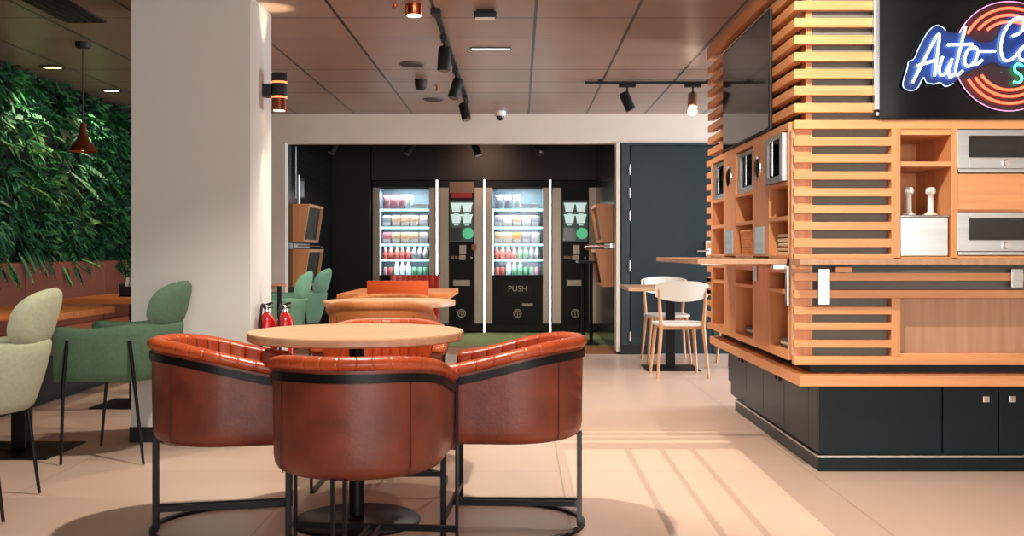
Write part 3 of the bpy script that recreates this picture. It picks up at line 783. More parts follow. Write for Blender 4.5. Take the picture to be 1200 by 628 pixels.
for y, u_ in ((X and 6.37,854),(5.60,889)):
    zc = 1.06+(295-(207 if u_ == 854 else 197))*y/1200
    m = MB(); m.lathe([(.052,-.006),(.066,-.008),(.068,-.002),(.068,.001),(.052,.001)], (SX,y,zc), 32, 'X', caps=False); rg = m.build('porthole_ring', M_chrome, sd, smooth=40, fix=True)
    MB().lathe([(.0525,-.003),(.0525,.0005)], (SX,y,zc), 32, 'X').build('porthole_disc', M_screen, rg)
for (a,b_) in ((5.47,5.66),(6.27,6.47)): B(SX-.006,SX+.0005,a,b_,1.048,1.195).build('steel_plate', M_steel, sd, bevel=.001)
m = MB()
for k in range(-3,9):
    z = 1.668-.0808*(k+3); 
    m.box(KX-.01,KX+.035,6.985,KB,z-SH/2,z+SH/2)
for v in (0,1,2,3,4): m.box(KX-.01,KX+.035,6.985,KB,.87-.08*v-.018,.87-.08*v+.018)
m.build('slat_panel', M_beechY, sd, bevel=.0015)
B(KX+.04,1.7,6.99,KB-.02,.52,1.69).build('end_board', M_grey, sd)
B(KX-.006,KX+.012,KF+.036,4.972,.56,1.648).build('corner_strip', M_panelw, sd)

# upper slatted tower
tw = thing('slatted_tower', 'tall upper slatted beech housing of the kiosk reaching the ceiling', 'slatted housing', (0,0,0))
m = MB()
for k in range(1,9):
    z = 1.668+.0815*k
    m.box(KX,1.70,KF,KF+.036,z-.022,z+.022)
m.build('slat_panel', M_beechX, tw, bevel=.0015)
m = MB()
for k in range(1,9):
    z = 1.668+.0815*k
    m.box(KX,KX+.045,KF+.036,KB,z-.022,z+.022)
m.build('slat_panel', M_beechY, tw, bevel=.0015)
m = MB(); m.box(KX-.005,KX+.05,KF,KB,2.395,2.475); m.box(KX+.05,KR,KF,KF+.05,2.395,2.475); m.build('top_beam', M_beechY, tw, bevel=.002)
each([(1.415,KR,KF+.056,KF+.07,1.69,2.39),(1.42,1.435,KF+.12,KB-.05,1.69,2.39)],'backing_board', M_grey, tw, 0)
each([(1.385,1.415,KF+.046,KF+.12,1.69,2.39),(1.385,1.415,KB-.2,KB-.1,1.69,2.39)],'upright', M_beechZ, tw, 0)

# screen on the kiosk side
tv = thing('wall_screen', 'black television screen mounted on the kiosk side', 'television', (KX-.002,5.925,2.01))
B(-.016,-.001,-.605,.605,-.316,.316).build('casing', M_blackm, tv, bevel=.003)
B(-.0185,-.0155,-.592,.592,-.303,.303).build('screen', M_screen, tv)
B(-.001,.004,-.2,.2,-.02,.06).build('mount', M_blackm, tv)

# bar counter
bar_ = thing('bar_counter', 'thin pale counter board folding out around the kiosk', 'counter', (0,0,0))
B(1.30,KR,4.74,KF-.002,1.000,1.025).build('front_board', M_panelw, bar_, bevel=.002)
B(.87,1.305,4.985,6.48,1.000,1.025).build('side_board', M_panelw, bar_, bevel=.002)
B(1.12,1.305,5.3,6.3,.985,1.0).build('support_rail', M_beechY, bar_)
m = MB(); m.box(1.24,1.306,4.99,5.03,.975,1.0); m.box(1.296,1.306,4.95,4.988,.80,.99); m.build('steel_bracket', M_steel, bar_, bevel=.002)
m = MB(); m.box(1.0,1.306,5.62,5.66,.985,1.0); m.box(1.296,1.306,5.62,5.66,.9,.99); m.build('steel_bracket', M_steel, bar_, bevel=.002)

# ovens
def oven(label, z0, z1):
    o = thing('oven', label, 'oven', (XO+.004,KF+.03,z0), group='steel ovens in the kiosk front')
    W, H = .63, z1-z0
    m = MB(); m.box(0,W,.38,.42,0,H); m.box(0,.05,.02,.38,0,H); m.box(W-.05,W,.02,.38,0,H); m.box(.05,W-.05,.02,.38,0,.07); m.box(.05,W-.05,.02,.38,H-.025,H); m.build('body', mat('oven_cavity', (92,92,88), .4, .6), o)
    m = MB(); m.box(0,.055,-.02,.02,.02,H); m.box(W-.055,W,-.02,.02,.02,H); m.box(.055,W-.055,-.02,.02,H-.03,H); m.box(.055,W-.055,-.02,.02,.02,.075); m.build('door_frame', M_steel, o, bevel=.002)
    B(.055,W-.055,-.004,.0,.075,H-.03).build('glass_window', M_dglass, o)
    m = MB()
    for k in range(22): m.tube([(.062+k*.024,.03,.105),(.062+k*.024,.36,.105)], .0025, 6)
    for k in range(4): m.tube([(.055,.03+.11*k,.1),(W-.055,.03+.11*k,.1)], .004, 6)
    m.build('rack', M_chrome, o)
    MB().lathe([(.016,-.035),(.018,-.03),(.018,-.018)], (.235,0,.048), 20, 'Y').build('knob', M_chrome, o, smooth=40)
    B(-.002,W,-.035,.02,0,.02).build('bottom_lip', M_steel, o, bevel=.003)
    return o
oven('upper steel oven with glass door in the kiosk front', 1.438, 1.646)
oven('lower steel oven with glass door, just above the counter', 1.042, 1.25)

# pump dispenser
dp = thing('sauce_dispenser', 'steel dispenser with two white pumps in the kiosk compartment', 'dispenser', (XC0+.006,KF+.015,1.0365))
W = XC1-XC0-.012
B(0,W,0,.3,0,.19).build('steel_bin', M_steel, dp, bevel=.006, seg=3)
B(-.002,W+.002,-.004,.304,.19,.2).build('lid', M_chrome, dp, bevel=.003)
for px in (.085,.192):
    p_ = MB().lathe([(.034,.2),(.034,.207),(.02,.216),(.014,.222),(.013,.31)], (px,.12,0), 20).build('pump', M_whitep, dp, smooth=40)
    m = MB(); m.lathe([(.018,.305),(.024,.312),(.024,.332),(.018,.34)], (px,.12,0), 20); m.bar((px-.005,.12,.325),(px-.03,.07,.322),.016,.014); m.bar((px+.005,.12,.325),(px+.028,.14,.328),.014,.012); m.build('pump_head', M_whitep, p_, smooth=40)

# contents of the side bays
GO = 'steel appliances in the kiosk side'
for lab,(a,b_) in zip(('nearest','middle','farthest'), bays):
    o = thing('built_in_oven', f'{lab} steel framed glass appliance in the kiosk side', 'oven', (SX,(a+b_)/2,1.408), group=GO)
    L = (b_-a)/2-.012; H = .235; dx = -.025 if lab == 'nearest' else .01
    B(.04,.36,-L,L,0,H).build('body', mat('oven_dark_body', (34,34,34), .3, .4), o)
    m = MB(); m.box(dx,.04,-L,-L+.05,0,H); m.box(dx,.04,L-.05,L,0,H); m.box(dx,.04,-L+.05,L-.05,H-.022,H); m.box(dx,.04,-L+.05,L-.05,0,.03); m.build('door_frame', M_steel, o, bevel=.002)
    B(dx+.012,dx+.016,-L+.05,L-.05,.03,H-.022).build('glass_window', M_dglass, o)
    MB().tube([(dx-.022,-L+.1,.03),(dx-.022,-L+.1,H-.03)], .007, 10).build('handle', M_chrome, o, smooth=True)
bk = thing('wicker_basket', 'small wicker basket in the middle compartment above the counter', 'basket', (SX+.11,5.96,1.0425))
m = MB()
for k in range(9):
    s = 1+.012*k; z = .006+k*.0145
    m.tube([(-.085*s,-.13*s,z),(.085*s,-.13*s,z),(.085*s,.13*s,z),(-.085*s,.13*s,z)], .0085, 8, closed=True)
for k in range(7):
    y = -.12+.04*k
    for sx in (-1,1): m.tube([(sx*.085,y,0),(sx*.094,y*1.1,.128)], .007, 6)
for k in range(4):
    x = -.06+.04*k
    for sy in (-1,1): m.tube([(x,sy*.13,0),(x*1.1,sy*.143,.128)], .007, 6)
m.build('woven_side', mat('wicker', (206,132,62), .6, var=.2, scale=40), bk, smooth=True)
B(-.08,.08,-.125,.125,.0,.006).build('bottom', MATS['wicker'], bk)
MB().tube([(-.094,-.145,.134),(.094,-.145,.134),(.094,.145,.134),(-.094,.145,.134)], .011, 8, closed=True).build('rim', MATS['wicker'], bk, smooth=True)
GP = 'pale trays stacked in the side compartment'
for k in range(5):
    tag(B(SX+.03,SX+.28,5.04,5.30,1.0425+k*.023,1.0425+k*.023+.016).build('tray', mat('cream_card', (224,206,178), .6), bevel=.003), 'cream tray in the small stack in the nearest compartment above the counter', 'tray', GP)
GM = 'dark booklets in the lower compartments'
for (y0,y1,n,lab) in ((5.05,5.28,3,'nearest'),(5.80,6.08,3,'middle')):
    for k in range(n):
        tag(B(SX+.04,SX+.30,y0+.004*k,y1+.004*k,.5725+k*.017,.5725+k*.017+.015).build('booklet', mat('booklet_dark',(70,68,66),.5) if k%2==0 else mat('booklet_pale',(196,190,180),.5), bevel=.001),
            f'{"dark" if k%2==0 else "pale"} booklet lying in the {lab} lower side compartment, {("bottom","middle","top")[k]} of its pile', 'booklet', GM)

# sign glass and neon
sg = thing('sign_board', 'black glass sign board with steel edge on the kiosk front', 'sign board', (0,0,0))
B(xf(1026)+.008,KR,KF-.028,KF-.004,1.698,2.47).build('glass_panel', M_signg, sg)
B(xf(1022),xf(1026)+.008,KF-.034,KF-.002,1.735,2.47).build('edge_strip', M_steel, sg, bevel=.002)
for u in (1024,): MB().lathe([(.009,-.008),(.009,0)], (xf(u)+.004,KF-.03,1.715), 16, 'Y').build('stud', M_chrome, sg, smooth=40)
NYp = KF-.05
def npx(x, y): return (X(1040+x*.2228, NYp), Z(y*.2228, NYp))
ns = thing('neon_sign', 'neon sign in blue white and green letters over a red ring', 'neon sign', (0,0,0))
N_w = glow('neon_white', (190,225,255), 7); N_r = glow('neon_red', (255,70,44), 4.5); N_g = glow('neon_green', (60,240,150), 5); N_edge = glow('lit_acrylic_edge', (170,200,250), 1.2); N_pink = glow('lit_acrylic_edge_pink', (240,150,200), 1.0)
blob = [(80,440),(95,470),(130,476),(160,460),(188,408),(205,435),(245,442),(275,435),(305,455),(345,440),(378,400),(430,372),(500,345),(560,330),(600,350),(700,360),(800,350),(800,90),(700,70),(620,90),(570,200),(500,225),(440,200),(400,178),(345,172),(305,160),(290,145),(258,134),(215,165),(165,250),(140,308),(110,325),(104,355)]
pts = catmull([(npx(*p)[0],0,npx(*p)[1]) for p in blob], 4, True)
MB().prism([(p.x,p.z) for p in pts], NYp-.001, NYp+.003).build('backing_plate', mat('navy_acrylic', (18,42,98), .3), ns)
e = [npx(*p) for p in blob[:10]][::-1]; e2 = [npx(*p) for p in blob[25:]][::-1]
path = catmull([(x,NYp-.002,z) for x,z in ([npx(*p) for p in blob[25:]]+[npx(*p) for p in blob[:10]])], 5)
MB().tube(path, .0022, 6).build('plate_edge', N_edge, ns, smooth=True)
cx, cz = npx(640,295); pxm = .2228*NYp/1200
ring = [(cx+288*pxm*math.cos(a), cz+288*pxm*math.sin(a)) for a in [2*PI*i/72 for i in range(72)]]
MB().prism(ring, NYp+.004, NYp+.008).build('round_plate', mat('plum_acrylic', (46,22,32), .35), ns)
MB().tube([(x,NYp+.003,z) for x,z in ring], .0022, 6, closed=True).build('round_plate_edge', N_pink, ns, smooth=True)
for R_ in (250,214,180):
    arc = lambda a0,a1: [(cx+R_*pxm*math.cos(math.radians(a0+(a1-a0)*i/40)), NYp-.008, cz+R_*pxm*math.sin(math.radians(a0+(a1-a0)*i/40))) for i in range(41)]
    g = {250:(24,152),214:(24,140),180:(24,131)}[R_]
    MB().tube(arc(*g), .0062, 10).build('red_tube', N_r, ns, smooth=True)
    g = {250:(-151,-24),214:(-148,-24),180:(-146,-24)}[R_]
    MB().tube(arc(*g), .0062, 10).build('red_tube', N_r, ns, smooth=True)
strokes = {
 'letter_a': [[(125,437),(190,312),(245,205),(266,186),(262,240),(240,402)], [(146,350),(185,338),(252,318)]],
 'letter_u': [[(284,302),(268,350),(266,385),(284,398),(306,376),(332,312)], [(332,312),(318,375),(322,408),(342,395)]],
 'letter_t': [[(404,142),(378,250),(352,365),(360,398),(388,375)], [(308,239),(440,235)]],
 'letter_o': [[(452,250),(420,262),(398,315),(412,352),(446,334),(468,284),(456,252),(430,262)], [(440,335),(465,340),(490,318)]],
 'hyphen': [[(480,272),(560,272)]],
 'letter_c': [[(650,192),(690,176),(712,132),(696,98),(650,112),(604,178),(588,258),(604,316),(640,318),(682,280),(700,262)]],
 'letter_o_second': [[(735,240),(700,252),(682,290),(700,320),(736,308),(752,268),(735,240)]],
}
for k_, ss in strokes.items():
    m = MB()
    for s in ss: m.tube(catmull([(npx(*p)[0],NYp-.016,npx(*p)[1]) for p in s], 6), .0058, 8)
    m.build(k_.replace('_second',''), N_w, ns, smooth=True)
for k_, ss in {'letter_s': [[(702,352),(682,340),(662,352),(664,378),(690,396),(698,420),(680,438),(655,432)]], 'letter_t': [[(716,343),(772,343)],[(744,343),(744,440)]]}.items():
    m = MB()
    for s in ss: m.tube(catmull([(npx(*p)[0],NYp-.016,npx(*p)[1]) for p in s], 6), .0058, 8)
    m.build(k_, N_g, ns, smooth=True)
m = MB()
for p in ((200,330),(380,330),(640,230),(600,380)): 
    x_, z_ = npx(*p); m.tube([(x_,KF-.028,z_),(x_,NYp+.002,z_)], .004, 6)
m.build('standoff', M_chrome, ns)

# ------------------------------------------------------------------ vending niche
VY = 13.4
def vx(u): return X(u, VY)
def vz(v): return Z(v, VY)
M_ledge = glow('shelf_light', (205,240,250), 3)
M_vin = mat('vending_interior', (84,104,112), .5)
def font_text(txt, size, loc, m, name, parent, depth=.002):
    cu = bpy.data.curves.new(name, 'FONT'); cu.body = txt; cu.size = size; cu.align_x = 'CENTER'; cu.align_y = 'CENTER'; cu.extrude = depth
    tmp = bpy.data.objects.new(name+'_tmp', cu); COL.objects.link(tmp)
    dg = bpy.context.evaluated_depsgraph_get(); me = bpy.data.meshes.new_from_object(tmp.evaluated_get(dg)); bpy.data.objects.remove(tmp); bpy.data.curves.remove(cu)
    me.materials.clear(); me.materials.append(m)
    me.transform(Matrix.Rotation(PI/2,4,'X'))
    o = bpy.data.objects.new(name, me); COL.objects.link(o); o.parent = parent; o.location = loc
    return o
def snack_machine(label, u0, u1, gu0, gu1):
    x0, x1, g0, g1 = vx(u0), vx(u1), vx(gu0), vx(gu1)
    t = thing('vending_machine', label, 'vending machine', (0,0,0), group='glass front vending machines')
    m = MB(); m.box(x0,x0+.012,VY+.02,14.0,.02,1.98); m.box(x1-.012,x1,VY+.02,14.0,.02,1.98); m.box(x0,x1,13.98,14.0,.02,1.98); m.box(x0,x1,VY+.02,14.0,1.96,1.98); m.box(x0+.012,x1-.012,VY+.02,13.98,.02,.73)
    m.build('cabinet', M_blackm, t)
    m = MB(); m.box(x0,g0,VY-.01,VY+.02,.12,1.90); m.box(g1,x1,VY-.01,VY+.02,.12,1.90); m.build('side_trim', M_alu, t, bevel=.003)
    B(x0,x1,VY-.01,VY+.02,1.90,1.985).build('top_band', M_blackm, t)
    m = MB(); m.box(g0,g1,VY+.42,VY+.44,.74,1.90); m.box(g0-.02,g0,VY+.02,VY+.44,.74,1.90); m.box(g1,g1+.02,VY+.02,VY+.44,.74,1.90); m.build('interior_lining', M_vin, t)
    for v in (245,266,286,304,324):
        sh = B(g0,g1,VY+.05,VY+.42,vz(v)-.012,vz(v)).build('shelf', M_vin, t)
        B(g0,g1,VY+.035,VY+.05,vz(v)-.022,vz(v)+.002).build('light_strip', M_ledge, sh)
    B(g0,g0+.014,VY+.025,VY+.04,.75,1.62).build('light_strip', M_ledge, t)
    B(g0,g1,VY+.005,VY+.009,.757,1.90).build('glass_pane', M_pane, t)
    lo = B(g0,g1,VY-.012,VY+.02,.12,.757).build('lower_panel', mat('gloss_black_panel', (15,14,15), .5, spec=.25), t, bevel=.002)
    B((g0+g1)/2-.2,(g0+g1)/2+.2,VY-.022,VY-.010,vz(348),vz(331)).build('push_flap', mat('flap_black', (24,22,22), .5, spec=.3), lo, bevel=.004)
    font_text('PUSH', .105, ((g0+g1)/2,VY-.0235,vz(338.5)), mat('silver_letter', (190,186,180), .4), 'push_lettering', lo)
    B((g0+g1)/2+.06,(g0+g1)/2+.2,VY-.016,VY-.011,vz(357)-.02,vz(357)+.018).build('note_plate', mat('plate_grey', (176,164,152), .4), lo)
    emblem(lo, (g0+g1)/2, vz(367))
    light('AREA','shelf_glow',((g0+g1)/2,VY+.12,1.88),12,(.9,.96,1),((g0+g1)/2,VY+.25,1.0),shape='RECTANGLE',size=g1-g0-.1,size_y=.1)
    for zz in (1.51,1.30,1.07,.87): light('AREA','shelf_glow',((g0+g1)/2,VY+.06,zz+.06),1.9,(.9,.96,1),((g0+g1)/2,VY+.25,zz-.1),shape='RECTANGLE',size=g1-g0-.1,size_y=.02)
    return t, g0, g1
def emblem(parent, x, z):
    m = MB(); m.tube([(x+.05*math.cos(2*PI*i/32),VY-.014,z+.05*math.sin(2*PI*i/32)) for i in range(32)], .006, 6, closed=True)
    m.tube([(x,VY-.014,z-.045),(x,VY-.014,z+.02)], .006, 6); m.tube(catmull([(x-.03,VY-.014,z-.02),(x-.028,VY-.014,z+.02),(x,VY-.014,z+.032),(x+.028,VY-.014,z+.02),(x+.03,VY-.014,z-.02)],5), .005, 6)
    m.build('emblem', mat('silver_letter', (190,186,180), .4), parent, smooth=True)
def drink_machine(label, u0, u1, gu0, gu1, board):
    x0, x1, g0, g1 = vx(u0), vx(u1), vx(gu0), vx(gu1)
    t = thing('vending_machine', label, 'vending machine', (0,0,0), group='narrow coffee vending machines')
    B(x0,x1,VY+.02,14.0,.02,1.98).build('cabinet', M_blackm, t)
    m = MB(); m.box(x0,g0,VY-.01,VY+.02,.12,1.90); m.box(g1,x1,VY-.01,VY+.02,.12,1.90); m.build('side_trim', M_alu, t, bevel=.003)
    B(x0,x1,VY-.01,VY+.02,1.90,1.985).build('top_band', M_blackm, t)
    pn = B(g0,g1,VY-.008,VY+.02,.12,1.90).build('front_panel', mat('gloss_black_panel', (15,14,15), .5, spec=.25), t)
    cx = (g0+g1)/2; w = (g1-g0)/2
    if board:
        B(g0+.01,g1-.01,VY-.013,VY-.007,vz(226),vz(213)).build('poster', mat('beige_print', (150,120,104), .5), pn)
        m = MB(); m.box(g0+.03,g1-.03,VY-.014,VY-.008,vz(232),vz(226)); m.build('red_banner', mat('red_print', (176,46,36), .5), pn)
    B(g0+.015,g1-.015,VY-.012,VY-.007,vz(283),vz(235)).build('display_board', glow('grey_green_print', (70,86,82), .35), pn)
    for i in (-1,1):
        for j in (0,1):
            m = MB(); z0 = vz(248+13.5*j); xx = cx+i*w*.42
            m.prism([(xx-.05,z0),(xx+.05,z0),(xx+.065,z0+.095),(xx-.065,z0+.095)], VY-.016, VY-.011); m.box(xx-.075,xx+.075,VY-.016,VY-.011,z0+.095,z0+.115); m.box(xx-.03,xx+.03,VY-.016,VY-.011,z0-.03,z0-.018)
            m.build('cup_picture', glow('cup_print', (190,214,208), .75), pn)
    B(g0+.025,cx+.01,VY-.018,VY-.011,vz(282),vz(267)).build('cup_window', mat('window_black', (26,34,36), .2), pn)
    MB().lathe([(.075,-.02),(.075,-.011)], (cx+w*.5,VY,vz(273.5)), 28, 'Y').build('green_badge', glow('green_badge', (90,190,140), .6), pn)
    B(cx-.03,cx+.06,VY-.02,VY-.007,vz(298),vz(287)).build('coin_slot', M_alu, pn, bevel=.003)
    B(cx+.13,cx+.2,VY-.014,VY-.007,vz(293),vz(286)).build('sticker', mat('sticker_orange', (190,120,90), .5), pn)
    for k in range(3): B(g0+.03+.05*k,g0+.065+.05*k,VY-.013,VY-.007,vz(303.5),vz(300)).build('button', mat('button_amber', (170,130,80), .4), pn)
    m = MB(); m.box(cx-.03,cx+.05,VY-.014,VY-.007,vz(304.5),vz(299)); m.build('card_reader', M_alu, pn)
    MB().lathe([(.012,-.016),(.012,-.007)], (cx+.13,VY,vz(302)), 12, 'Y').build('lock', M_whitep, pn)
    B(cx-.11,cx+.11,VY-.02,VY-.007,vz(335),vz(328)).build('tray_flap', M_alu, pn, bevel=.004)
    emblem(pn, cx, vz(367))
    return t
sm1, a0, a1 = snack_machine('left glass front vending machine, behind the red and orange chairs', 437, 510, 445, 503)
drink_machine('narrow coffee vending machine between the two glass fronted ones', 515, 566, 526, 556, True)
sm2, b0, b1 = snack_machine('right glass front vending machine with PUSH flap in full view', 570, 643, 577, 636)
drink_machine('narrow coffee vending machine at the right wall behind the tall black table', 647, 699, 658, 690, False)
for lab, u in (('left','512.3'),('middle','567.7'),('right','644.7')):
    u = float(u); lt = thing('light_strip', {'left':'vertical white light strip left of the first narrow coffee machine','middle':'vertical white light strip between first coffee machine and PUSH machine','right':'vertical white light strip right of the PUSH machine'}[lab], 'light strip', (vx(u),VY-.03,0), group='upright light strips')
    B(-.015,.015,-.008,.018,.01,2.0).build('channel', M_alu, lt)
    B(-.008,.008,-.014,-.007,.015,2.0).build('diffuser', glow('led_white', (255,250,244), 9), lt)
pb = B(-1.93,NR-.005,VY+.0,VY+.02,.004,.02)
# products behind the glass
def bottle_mb(r, h):
    m = MB(); m.lathe([(r*.9,0),(r,.01),(r,h*.32),(r*.93,h*.4),(r,h*.55),(r*.75,h*.74),(r*.36,h*.86),(r*.36,h*.92)], seg=14, mi=0); m.lathe([(r*.42,h*.9),(r*.42,h)], seg=12, mi=1); m.lathe([(r*1.02,h*.36),(r*1.02,h*.56)], seg=14, mi=2, caps=False)
    return m
def pouch_mb(w, h, d):
    m = MB(); rows = []
    for k in range(7):
        f_ = k/6; th = d*(math.sin(PI*min(1,max(0,f_)))**.6)*.5+.004; ww = w/2*(1-.06*math.sin(PI*f_)); z = h*f_
        rows.append([(ww*math.cos(a), th*math.sin(a)*1.0, z) for a in [2*PI*i/16 for i in range(16)]])
    m.grid(rows, closed_u=True); m.add(rows[0],[tuple(reversed(range(16)))]); m.add(rows[-1],[tuple(range(16))])
    return m
def pack_mb(w, h, d):
    m = MB(); m.box(-w/2,w/2,-d/2,d/2,0,h*.9); m.box(-w*.4,w*.4,-d/2-.002,-d/2,h*.12,h*.42,1); m.prism([(-w/2,h*.9),(w/2,h*.9),(w*.4,h),(-w*.4,h)], -d/2, d/2)
    return m
def pm(c, r=.35): return mat('pack_%d_%d_%d'%c, c, r)
PINK, RED, GRN, CLR, TAN, WHT, GREY, ORG = (196,120,128),(206,92,80),(112,164,124),(214,224,226),(206,166,132),(214,204,204),(150,146,156),(226,140,40)
CN = {PINK:'pink',RED:'red',GRN:'green',CLR:'clear',TAN:'tan',WHT:'white',GREY:'grey',ORG:'orange'}
CACHE = {}
def product(kind, c, loc, dims, row, side):
    key = (kind, c, dims)
    lab = f'{CN[c]} {kind.replace("_"," ")} on the {row} shelf of the {side} glass front vending machine'
    if key in CACHE: o = CACHE[key].copy(); COL.objects.link(o)
    else:
        if kind == 'drink_bottle': o = bottle_mb(*dims).build(kind, [pm(c,.2), pm(WHT), pm(tuple(min(255,x+30) for x in c))], smooth=50)
        elif kind == 'drink_can':
            m = MB(); r,h = dims; m.lathe([(r*.85,0),(r,.008),(r,h-.012),(r*.84,h)], seg=16); m.lathe([(r*.8,h),(r*.8,h+.002)], seg=16, mi=1); o = m.build(kind, [pm(c,.3), M_steel], smooth=50)
        elif kind == 'snack_pouch': o = pouch_mb(*dims).build(kind, pm(c), smooth=60)
        else: o = pack_mb(*dims).build(kind, [pm(c), pm(WHT)], bevel=.004)
        CACHE[key] = o
    o.location = loc
    tag(o, lab, {'drink_bottle':'bottle','drink_can':'can','snack_pouch':'snack','food_pack':'food pack'}[kind], f'{CN[c]} {kind.replace("_"," ")}s, {row} shelf, {side} machine')
    return o
def stock(g0, side, rows):
    names = ('top','second','third','fourth','bottom'); W = .647
    for r,(v, items) in enumerate(zip((245,266,286,304,324), rows)):
        n = len(items); z = vz(v)+.0005
        for i, it in enumerate(items):
            kind, c, dims = it; x = g0+.02+ (W-.04)*(i+.5)/n
            product(kind, c, (x, VY+.13, z), dims, names[r], side)
P = lambda c: ('snack_pouch', c, (.10,.19,.07)); F = lambda c: ('food_pack', c, (.112,.155,.09)); FL = lambda c: ('food_pack', c, (.112,.075,.1))
BO = lambda c: ('drink_bottle', c, (.034,.165)); BT = lambda c: ('drink_bottle', c, (.033,.20)); CA = lambda c: ('drink_can', c, (.031,.118))
stock(a0, 'left', [[P(PINK),P(PINK),P(PINK),P(CLR),FL(WHT),FL(WHT)],[F(GREY),F(TAN),F(TAN),F(TAN),F(WHT)],[F(PINK),F(TAN),F(TAN),F(TAN),F(WHT)],[BO(RED)]*5+[BO(GREY)]*3,[CA(PINK),CA(RED),BT(CLR),BT(CLR),BT(CLR),CA(GRN),CA(GRN),CA(GRN)]])
stock(b0, 'right', [[P(GREY),P(GREY),P(WHT),FL(WHT),FL(WHT)],[F(GREY),F(WHT),F(TAN),F(WHT),F(GREY)],[F(TAN),F(TAN),F(ORG),F(GREY),F(WHT)],[BO(RED)]*4+[BO(GRN)]*2+[BO(GREY)]*2,[CA(RED),CA(RED),BT(CLR),BT(GRN),BT(GRN),CA(GRN),CA(GRN),CA(PINK)]])

# tilted timber display boxes on the niche side walls
def wedge_box(label, side, y0, y1, z0, z1):
    t = thing('display_box', label, 'display box', (NL if side < 0 else NR, 0, 0), group='tilted timber boxes on the niche walls')
    s = 1 if side < 0 else -1
    top, bot = .182, .118; th = .03
    # side cheeks
    for y in (y0, y1-th):
        poly = [(0,z0),(s*bot,z0),(s*top,z1),(0,z1)]
        MB().prism(poly if s > 0 else poly, y, y+th).build('cheek', M_beechZ, t, fix=True)
    m = MB(); m.prism([(0,z1-th),(s*(top-.005),z1-th),(s*top,z1),(0,z1)], y0+th, y1-th); m.prism([(0,z0),(s*bot,z0),(s*(bot+.008),z0+th),(0,z0+th)], y0+th, y1-th); m.build('board', M_beechY, t, fix=True)
    def fx(z): return bot+(top-bot)*(z-z0)/(z1-z0)
    m = MB(); zz0, zz1 = z0+th, z1-th
    m.add([(s*(fx(zz0)-.03),y0+th,zz0),(s*(fx(zz0)-.03),y1-th,zz0),(s*(fx(zz1)-.03),y1-th,zz1),(s*(fx(zz1)-.03),y0+th,zz1)],[(0,1,2,3)]); m.build('dark_inset', M_inset, t)
    return t
for side, nm in ((-1,'left'),(1,'right')):
    wedge_box(f'upper tilted timber box on the {nm} wall of the vending niche', side, 10.95, 11.75, Z(284,11.0), Z(239,11.0))
    wedge_box(f'lower tilted timber box on the {nm} wall of the vending niche', side, 10.95, 11.75, Z(336,11.0), Z(292,11.0))
    bx = (NL if side < 0 else NR); s = 1 if side < 0 else -1
    r_ = thing('wall_rail', f'steel rail between the tilted boxes on the {nm} niche wall', 'rail', (bx,0,0), group='steel rails between the timber boxes')
    B(s*.002,s*.03,10.98,11.7,Z(291,11),Z(285,11)).build('rail', M_steel, r_, bevel=.002)
    MB().tube([(s*.03,11.05,Z(288,11)),(s*.26,11.05,Z(288,11)),(s*.30,11.05,Z(289.5,11))], .008, 8).build('hook_arm', M_chrome, r_, smooth=True)
wt = thing('steel_tube', 'slim upright steel tube on the left niche wall above the timber box', 'tube', (NL+.06,10.98,0))
MB().tube([(0,0,Z(239,11)+.0),(0,0,Z(205,11))], .012, 12).build('tube', M_steel, wt, smooth=True)
MB().tube([(-.03,0,Z(238,11)+.05),(-.03,0,Z(172,11))], .006, 10).build('cable', M_steel, wt, smooth=True)
pp = thing('poster', 'small pale picture on the left niche wall', 'poster', (NL+.002,0,0))
B(0,.012,11.1,11.5,Z(232,11.2),Z(208,11.2)).build('frame', M_blackm, pp); B(.012,.014,11.13,11.47,Z(230,11.2),Z(211,11.2)).build('print', mat('pale_print', (150,160,164), .4, var=.5, scale=9), pp)

# tall black table in the niche
tt = thing('tall_table', 'tall slim black standing table before the right coffee machine', 'table', (X(688,11.75),11.85,0))
B(-.11,.10,-.3,.3,.93,.955).build('tabletop', M_black, tt, bevel=.003)
for x_ in (-.045,.045): MB().tube([(x_,-.1,.02),(x_,-.1,.93)], .022, 14).build('leg', M_black, tt, smooth=40)
B(-.13,.13,-.28,.28,.004,.02).build('base_plate', M_black, tt, bevel=.003)
# niche spots
for i,(u,y,rx,ry) in enumerate(((391,11.6,-20,22),(480,11.7,-15,25),(558,11.8,-10,-18),(631,11.7,-15,-22))):
    c = copy_tree(s0); place(c, (X(u,y),y,CEIL-.02-.06), 0, f'black spot on the niche ceiling, {("farthest left","second from the left","third from the left","farthest right")[i]}', 'spots on the niche ceiling'); tilt(c, math.radians(rx), math.radians(ry))
nt_ = thing('lighting_track', 'black spot track inside the vending niche ceiling', 'lighting track', (X(510,11.7),11.7,CEIL-.02))
B(-1.4,1.4,-.16,.16,-.072,0).build('rail', M_blackm, nt_)

# ------------------------------------------------------------------ light
world = bpy.data.worlds.new('World'); scene.world = world; world.use_nodes = True
bg = world.node_tree.nodes['Background']; bg.inputs[0].default_value = (.80,.88,1,1); bg.inputs[1].default_value = 1.0
NEUT = (1,.90,.78)
for x, en in ((.0,62),(1.3,52),(2.6,38),(3.9,30)):
    light('AREA','rear_fill',(x,-2.35,1.3),en,(1,.96,.92),(x*.8+.4,6,1.1),shape='RECTANGLE',size=1.1,size_y=2.0)  # added fill before the solid rear wall, in place of shopfront glazing
light('AREA','side_window_daylight',(4.9,8.7,1.35),320,(.84,.92,1),(0,8.2,.9),shape='RECTANGLE',size=3.2,size_y=1.9)
sun = light('SUN','sun',(0,-6,4),4.6,(1,.84,.70),(0,4,4-10*.281),angle=math.radians(.04))
light('SPOT','table_spot',(-.57,3.95,2.44),175,NEUT,(-.57,4.0,0),spot_size=math.radians(125),spot_blend=.5,shadow_soft_size=.03)
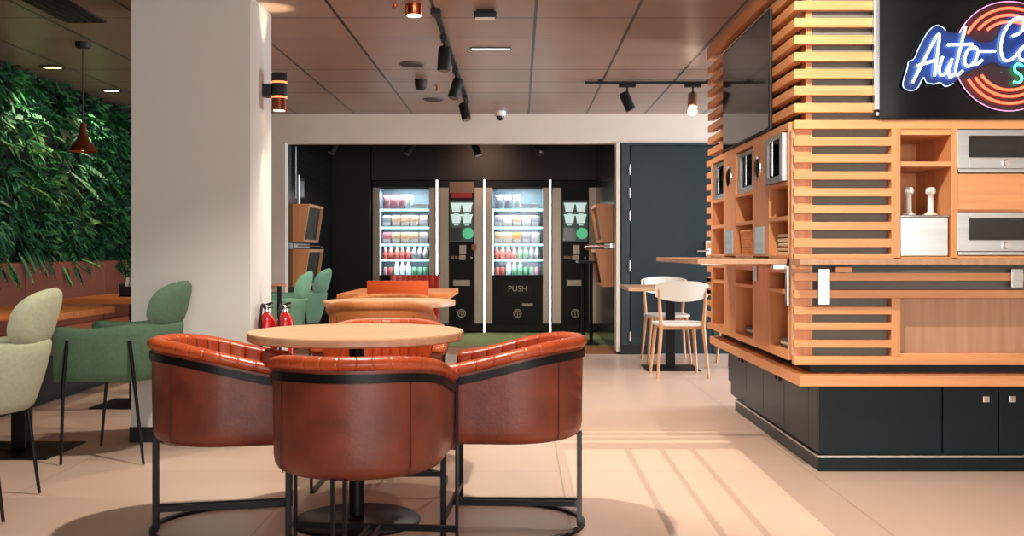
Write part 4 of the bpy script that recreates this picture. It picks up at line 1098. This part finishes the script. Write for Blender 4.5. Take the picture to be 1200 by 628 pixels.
light('SPOT','kiosk_spot',(.9,3.7,2.44),132,NEUT,(2.0,4.95,1.0),spot_size=math.radians(110),spot_blend=.5,shadow_soft_size=.015)
light('SPOT','floor_fill',(.45,7.2,2.44),95,NEUT,(.4,7.0,0),spot_size=math.radians(130),spot_blend=.7,shadow_soft_size=.04)  # added spot with no fixture, brightens the open floor mid-room
light('SPOT','middle_table_spot',(-.9,6.6,2.40),110,(1,.84,.66),(-.85,6.9,0),spot_size=math.radians(120),spot_blend=.6,shadow_soft_size=.04)
light('SPOT','far_table_fill',(-1.7,8.9,2.44),60,NEUT,(-1.9,8.9,0),spot_size=math.radians(120),spot_blend=.7,shadow_soft_size=.04)  # extra lamp without a fixture, lifts the area round the sea green chairs
light('SPOT','bench_table_fill',(-2.9,4.6,2.44),30,(1,.84,.66),(-2.9,4.9,0),spot_size=math.radians(80),spot_blend=.7,shadow_soft_size=.04)  # fill added to brighten the bench side, no fitting above it
light('SPOT','back_wall_spot',(1.46,8.5,2.25),40,(1,.84,.66),(1.3,9.9,0.4),spot_size=math.radians(110),spot_blend=.7,shadow_soft_size=.04)
light('SPOT','niche_spot',(-.45,12.5,2.35),16,(1,.6,.38),(-.45,13.4,2.12),spot_size=math.radians(80),spot_blend=.9,shadow_soft_size=.04)
light('SPOT','niche_floor_spot',(.3,11.4,2.3),60,(1,.8,.6),(.4,11.9,0),spot_size=math.radians(120),spot_blend=.9,shadow_soft_size=.04)

# ------------------------------------------------------------------ camera and view
cd_ = bpy.data.cameras.new('Camera'); cam = bpy.data.objects.new('Camera', cd_); COL.objects.link(cam)
cam.location = (0,0,EYE); cam.rotation_euler = (PI/2,0,0)
cd_.sensor_width = 36; cd_.sensor_fit = 'HORIZONTAL'; cd_.lens = 36; cd_.shift_x = -8/1200; cd_.shift_y = -19/1200; cd_.clip_start = .05
scene.camera = cam
scene.view_settings.view_transform = 'Standard'; scene.view_settings.look = 'None'
scene.view_settings.exposure = .37; scene.view_settings.gamma = 1; scene.view_settings.use_curve_mapping = False
scene.cycles.use_denoising = True
scene.cycles.max_bounces = 8; scene.cycles.sample_clamp_indirect = 6
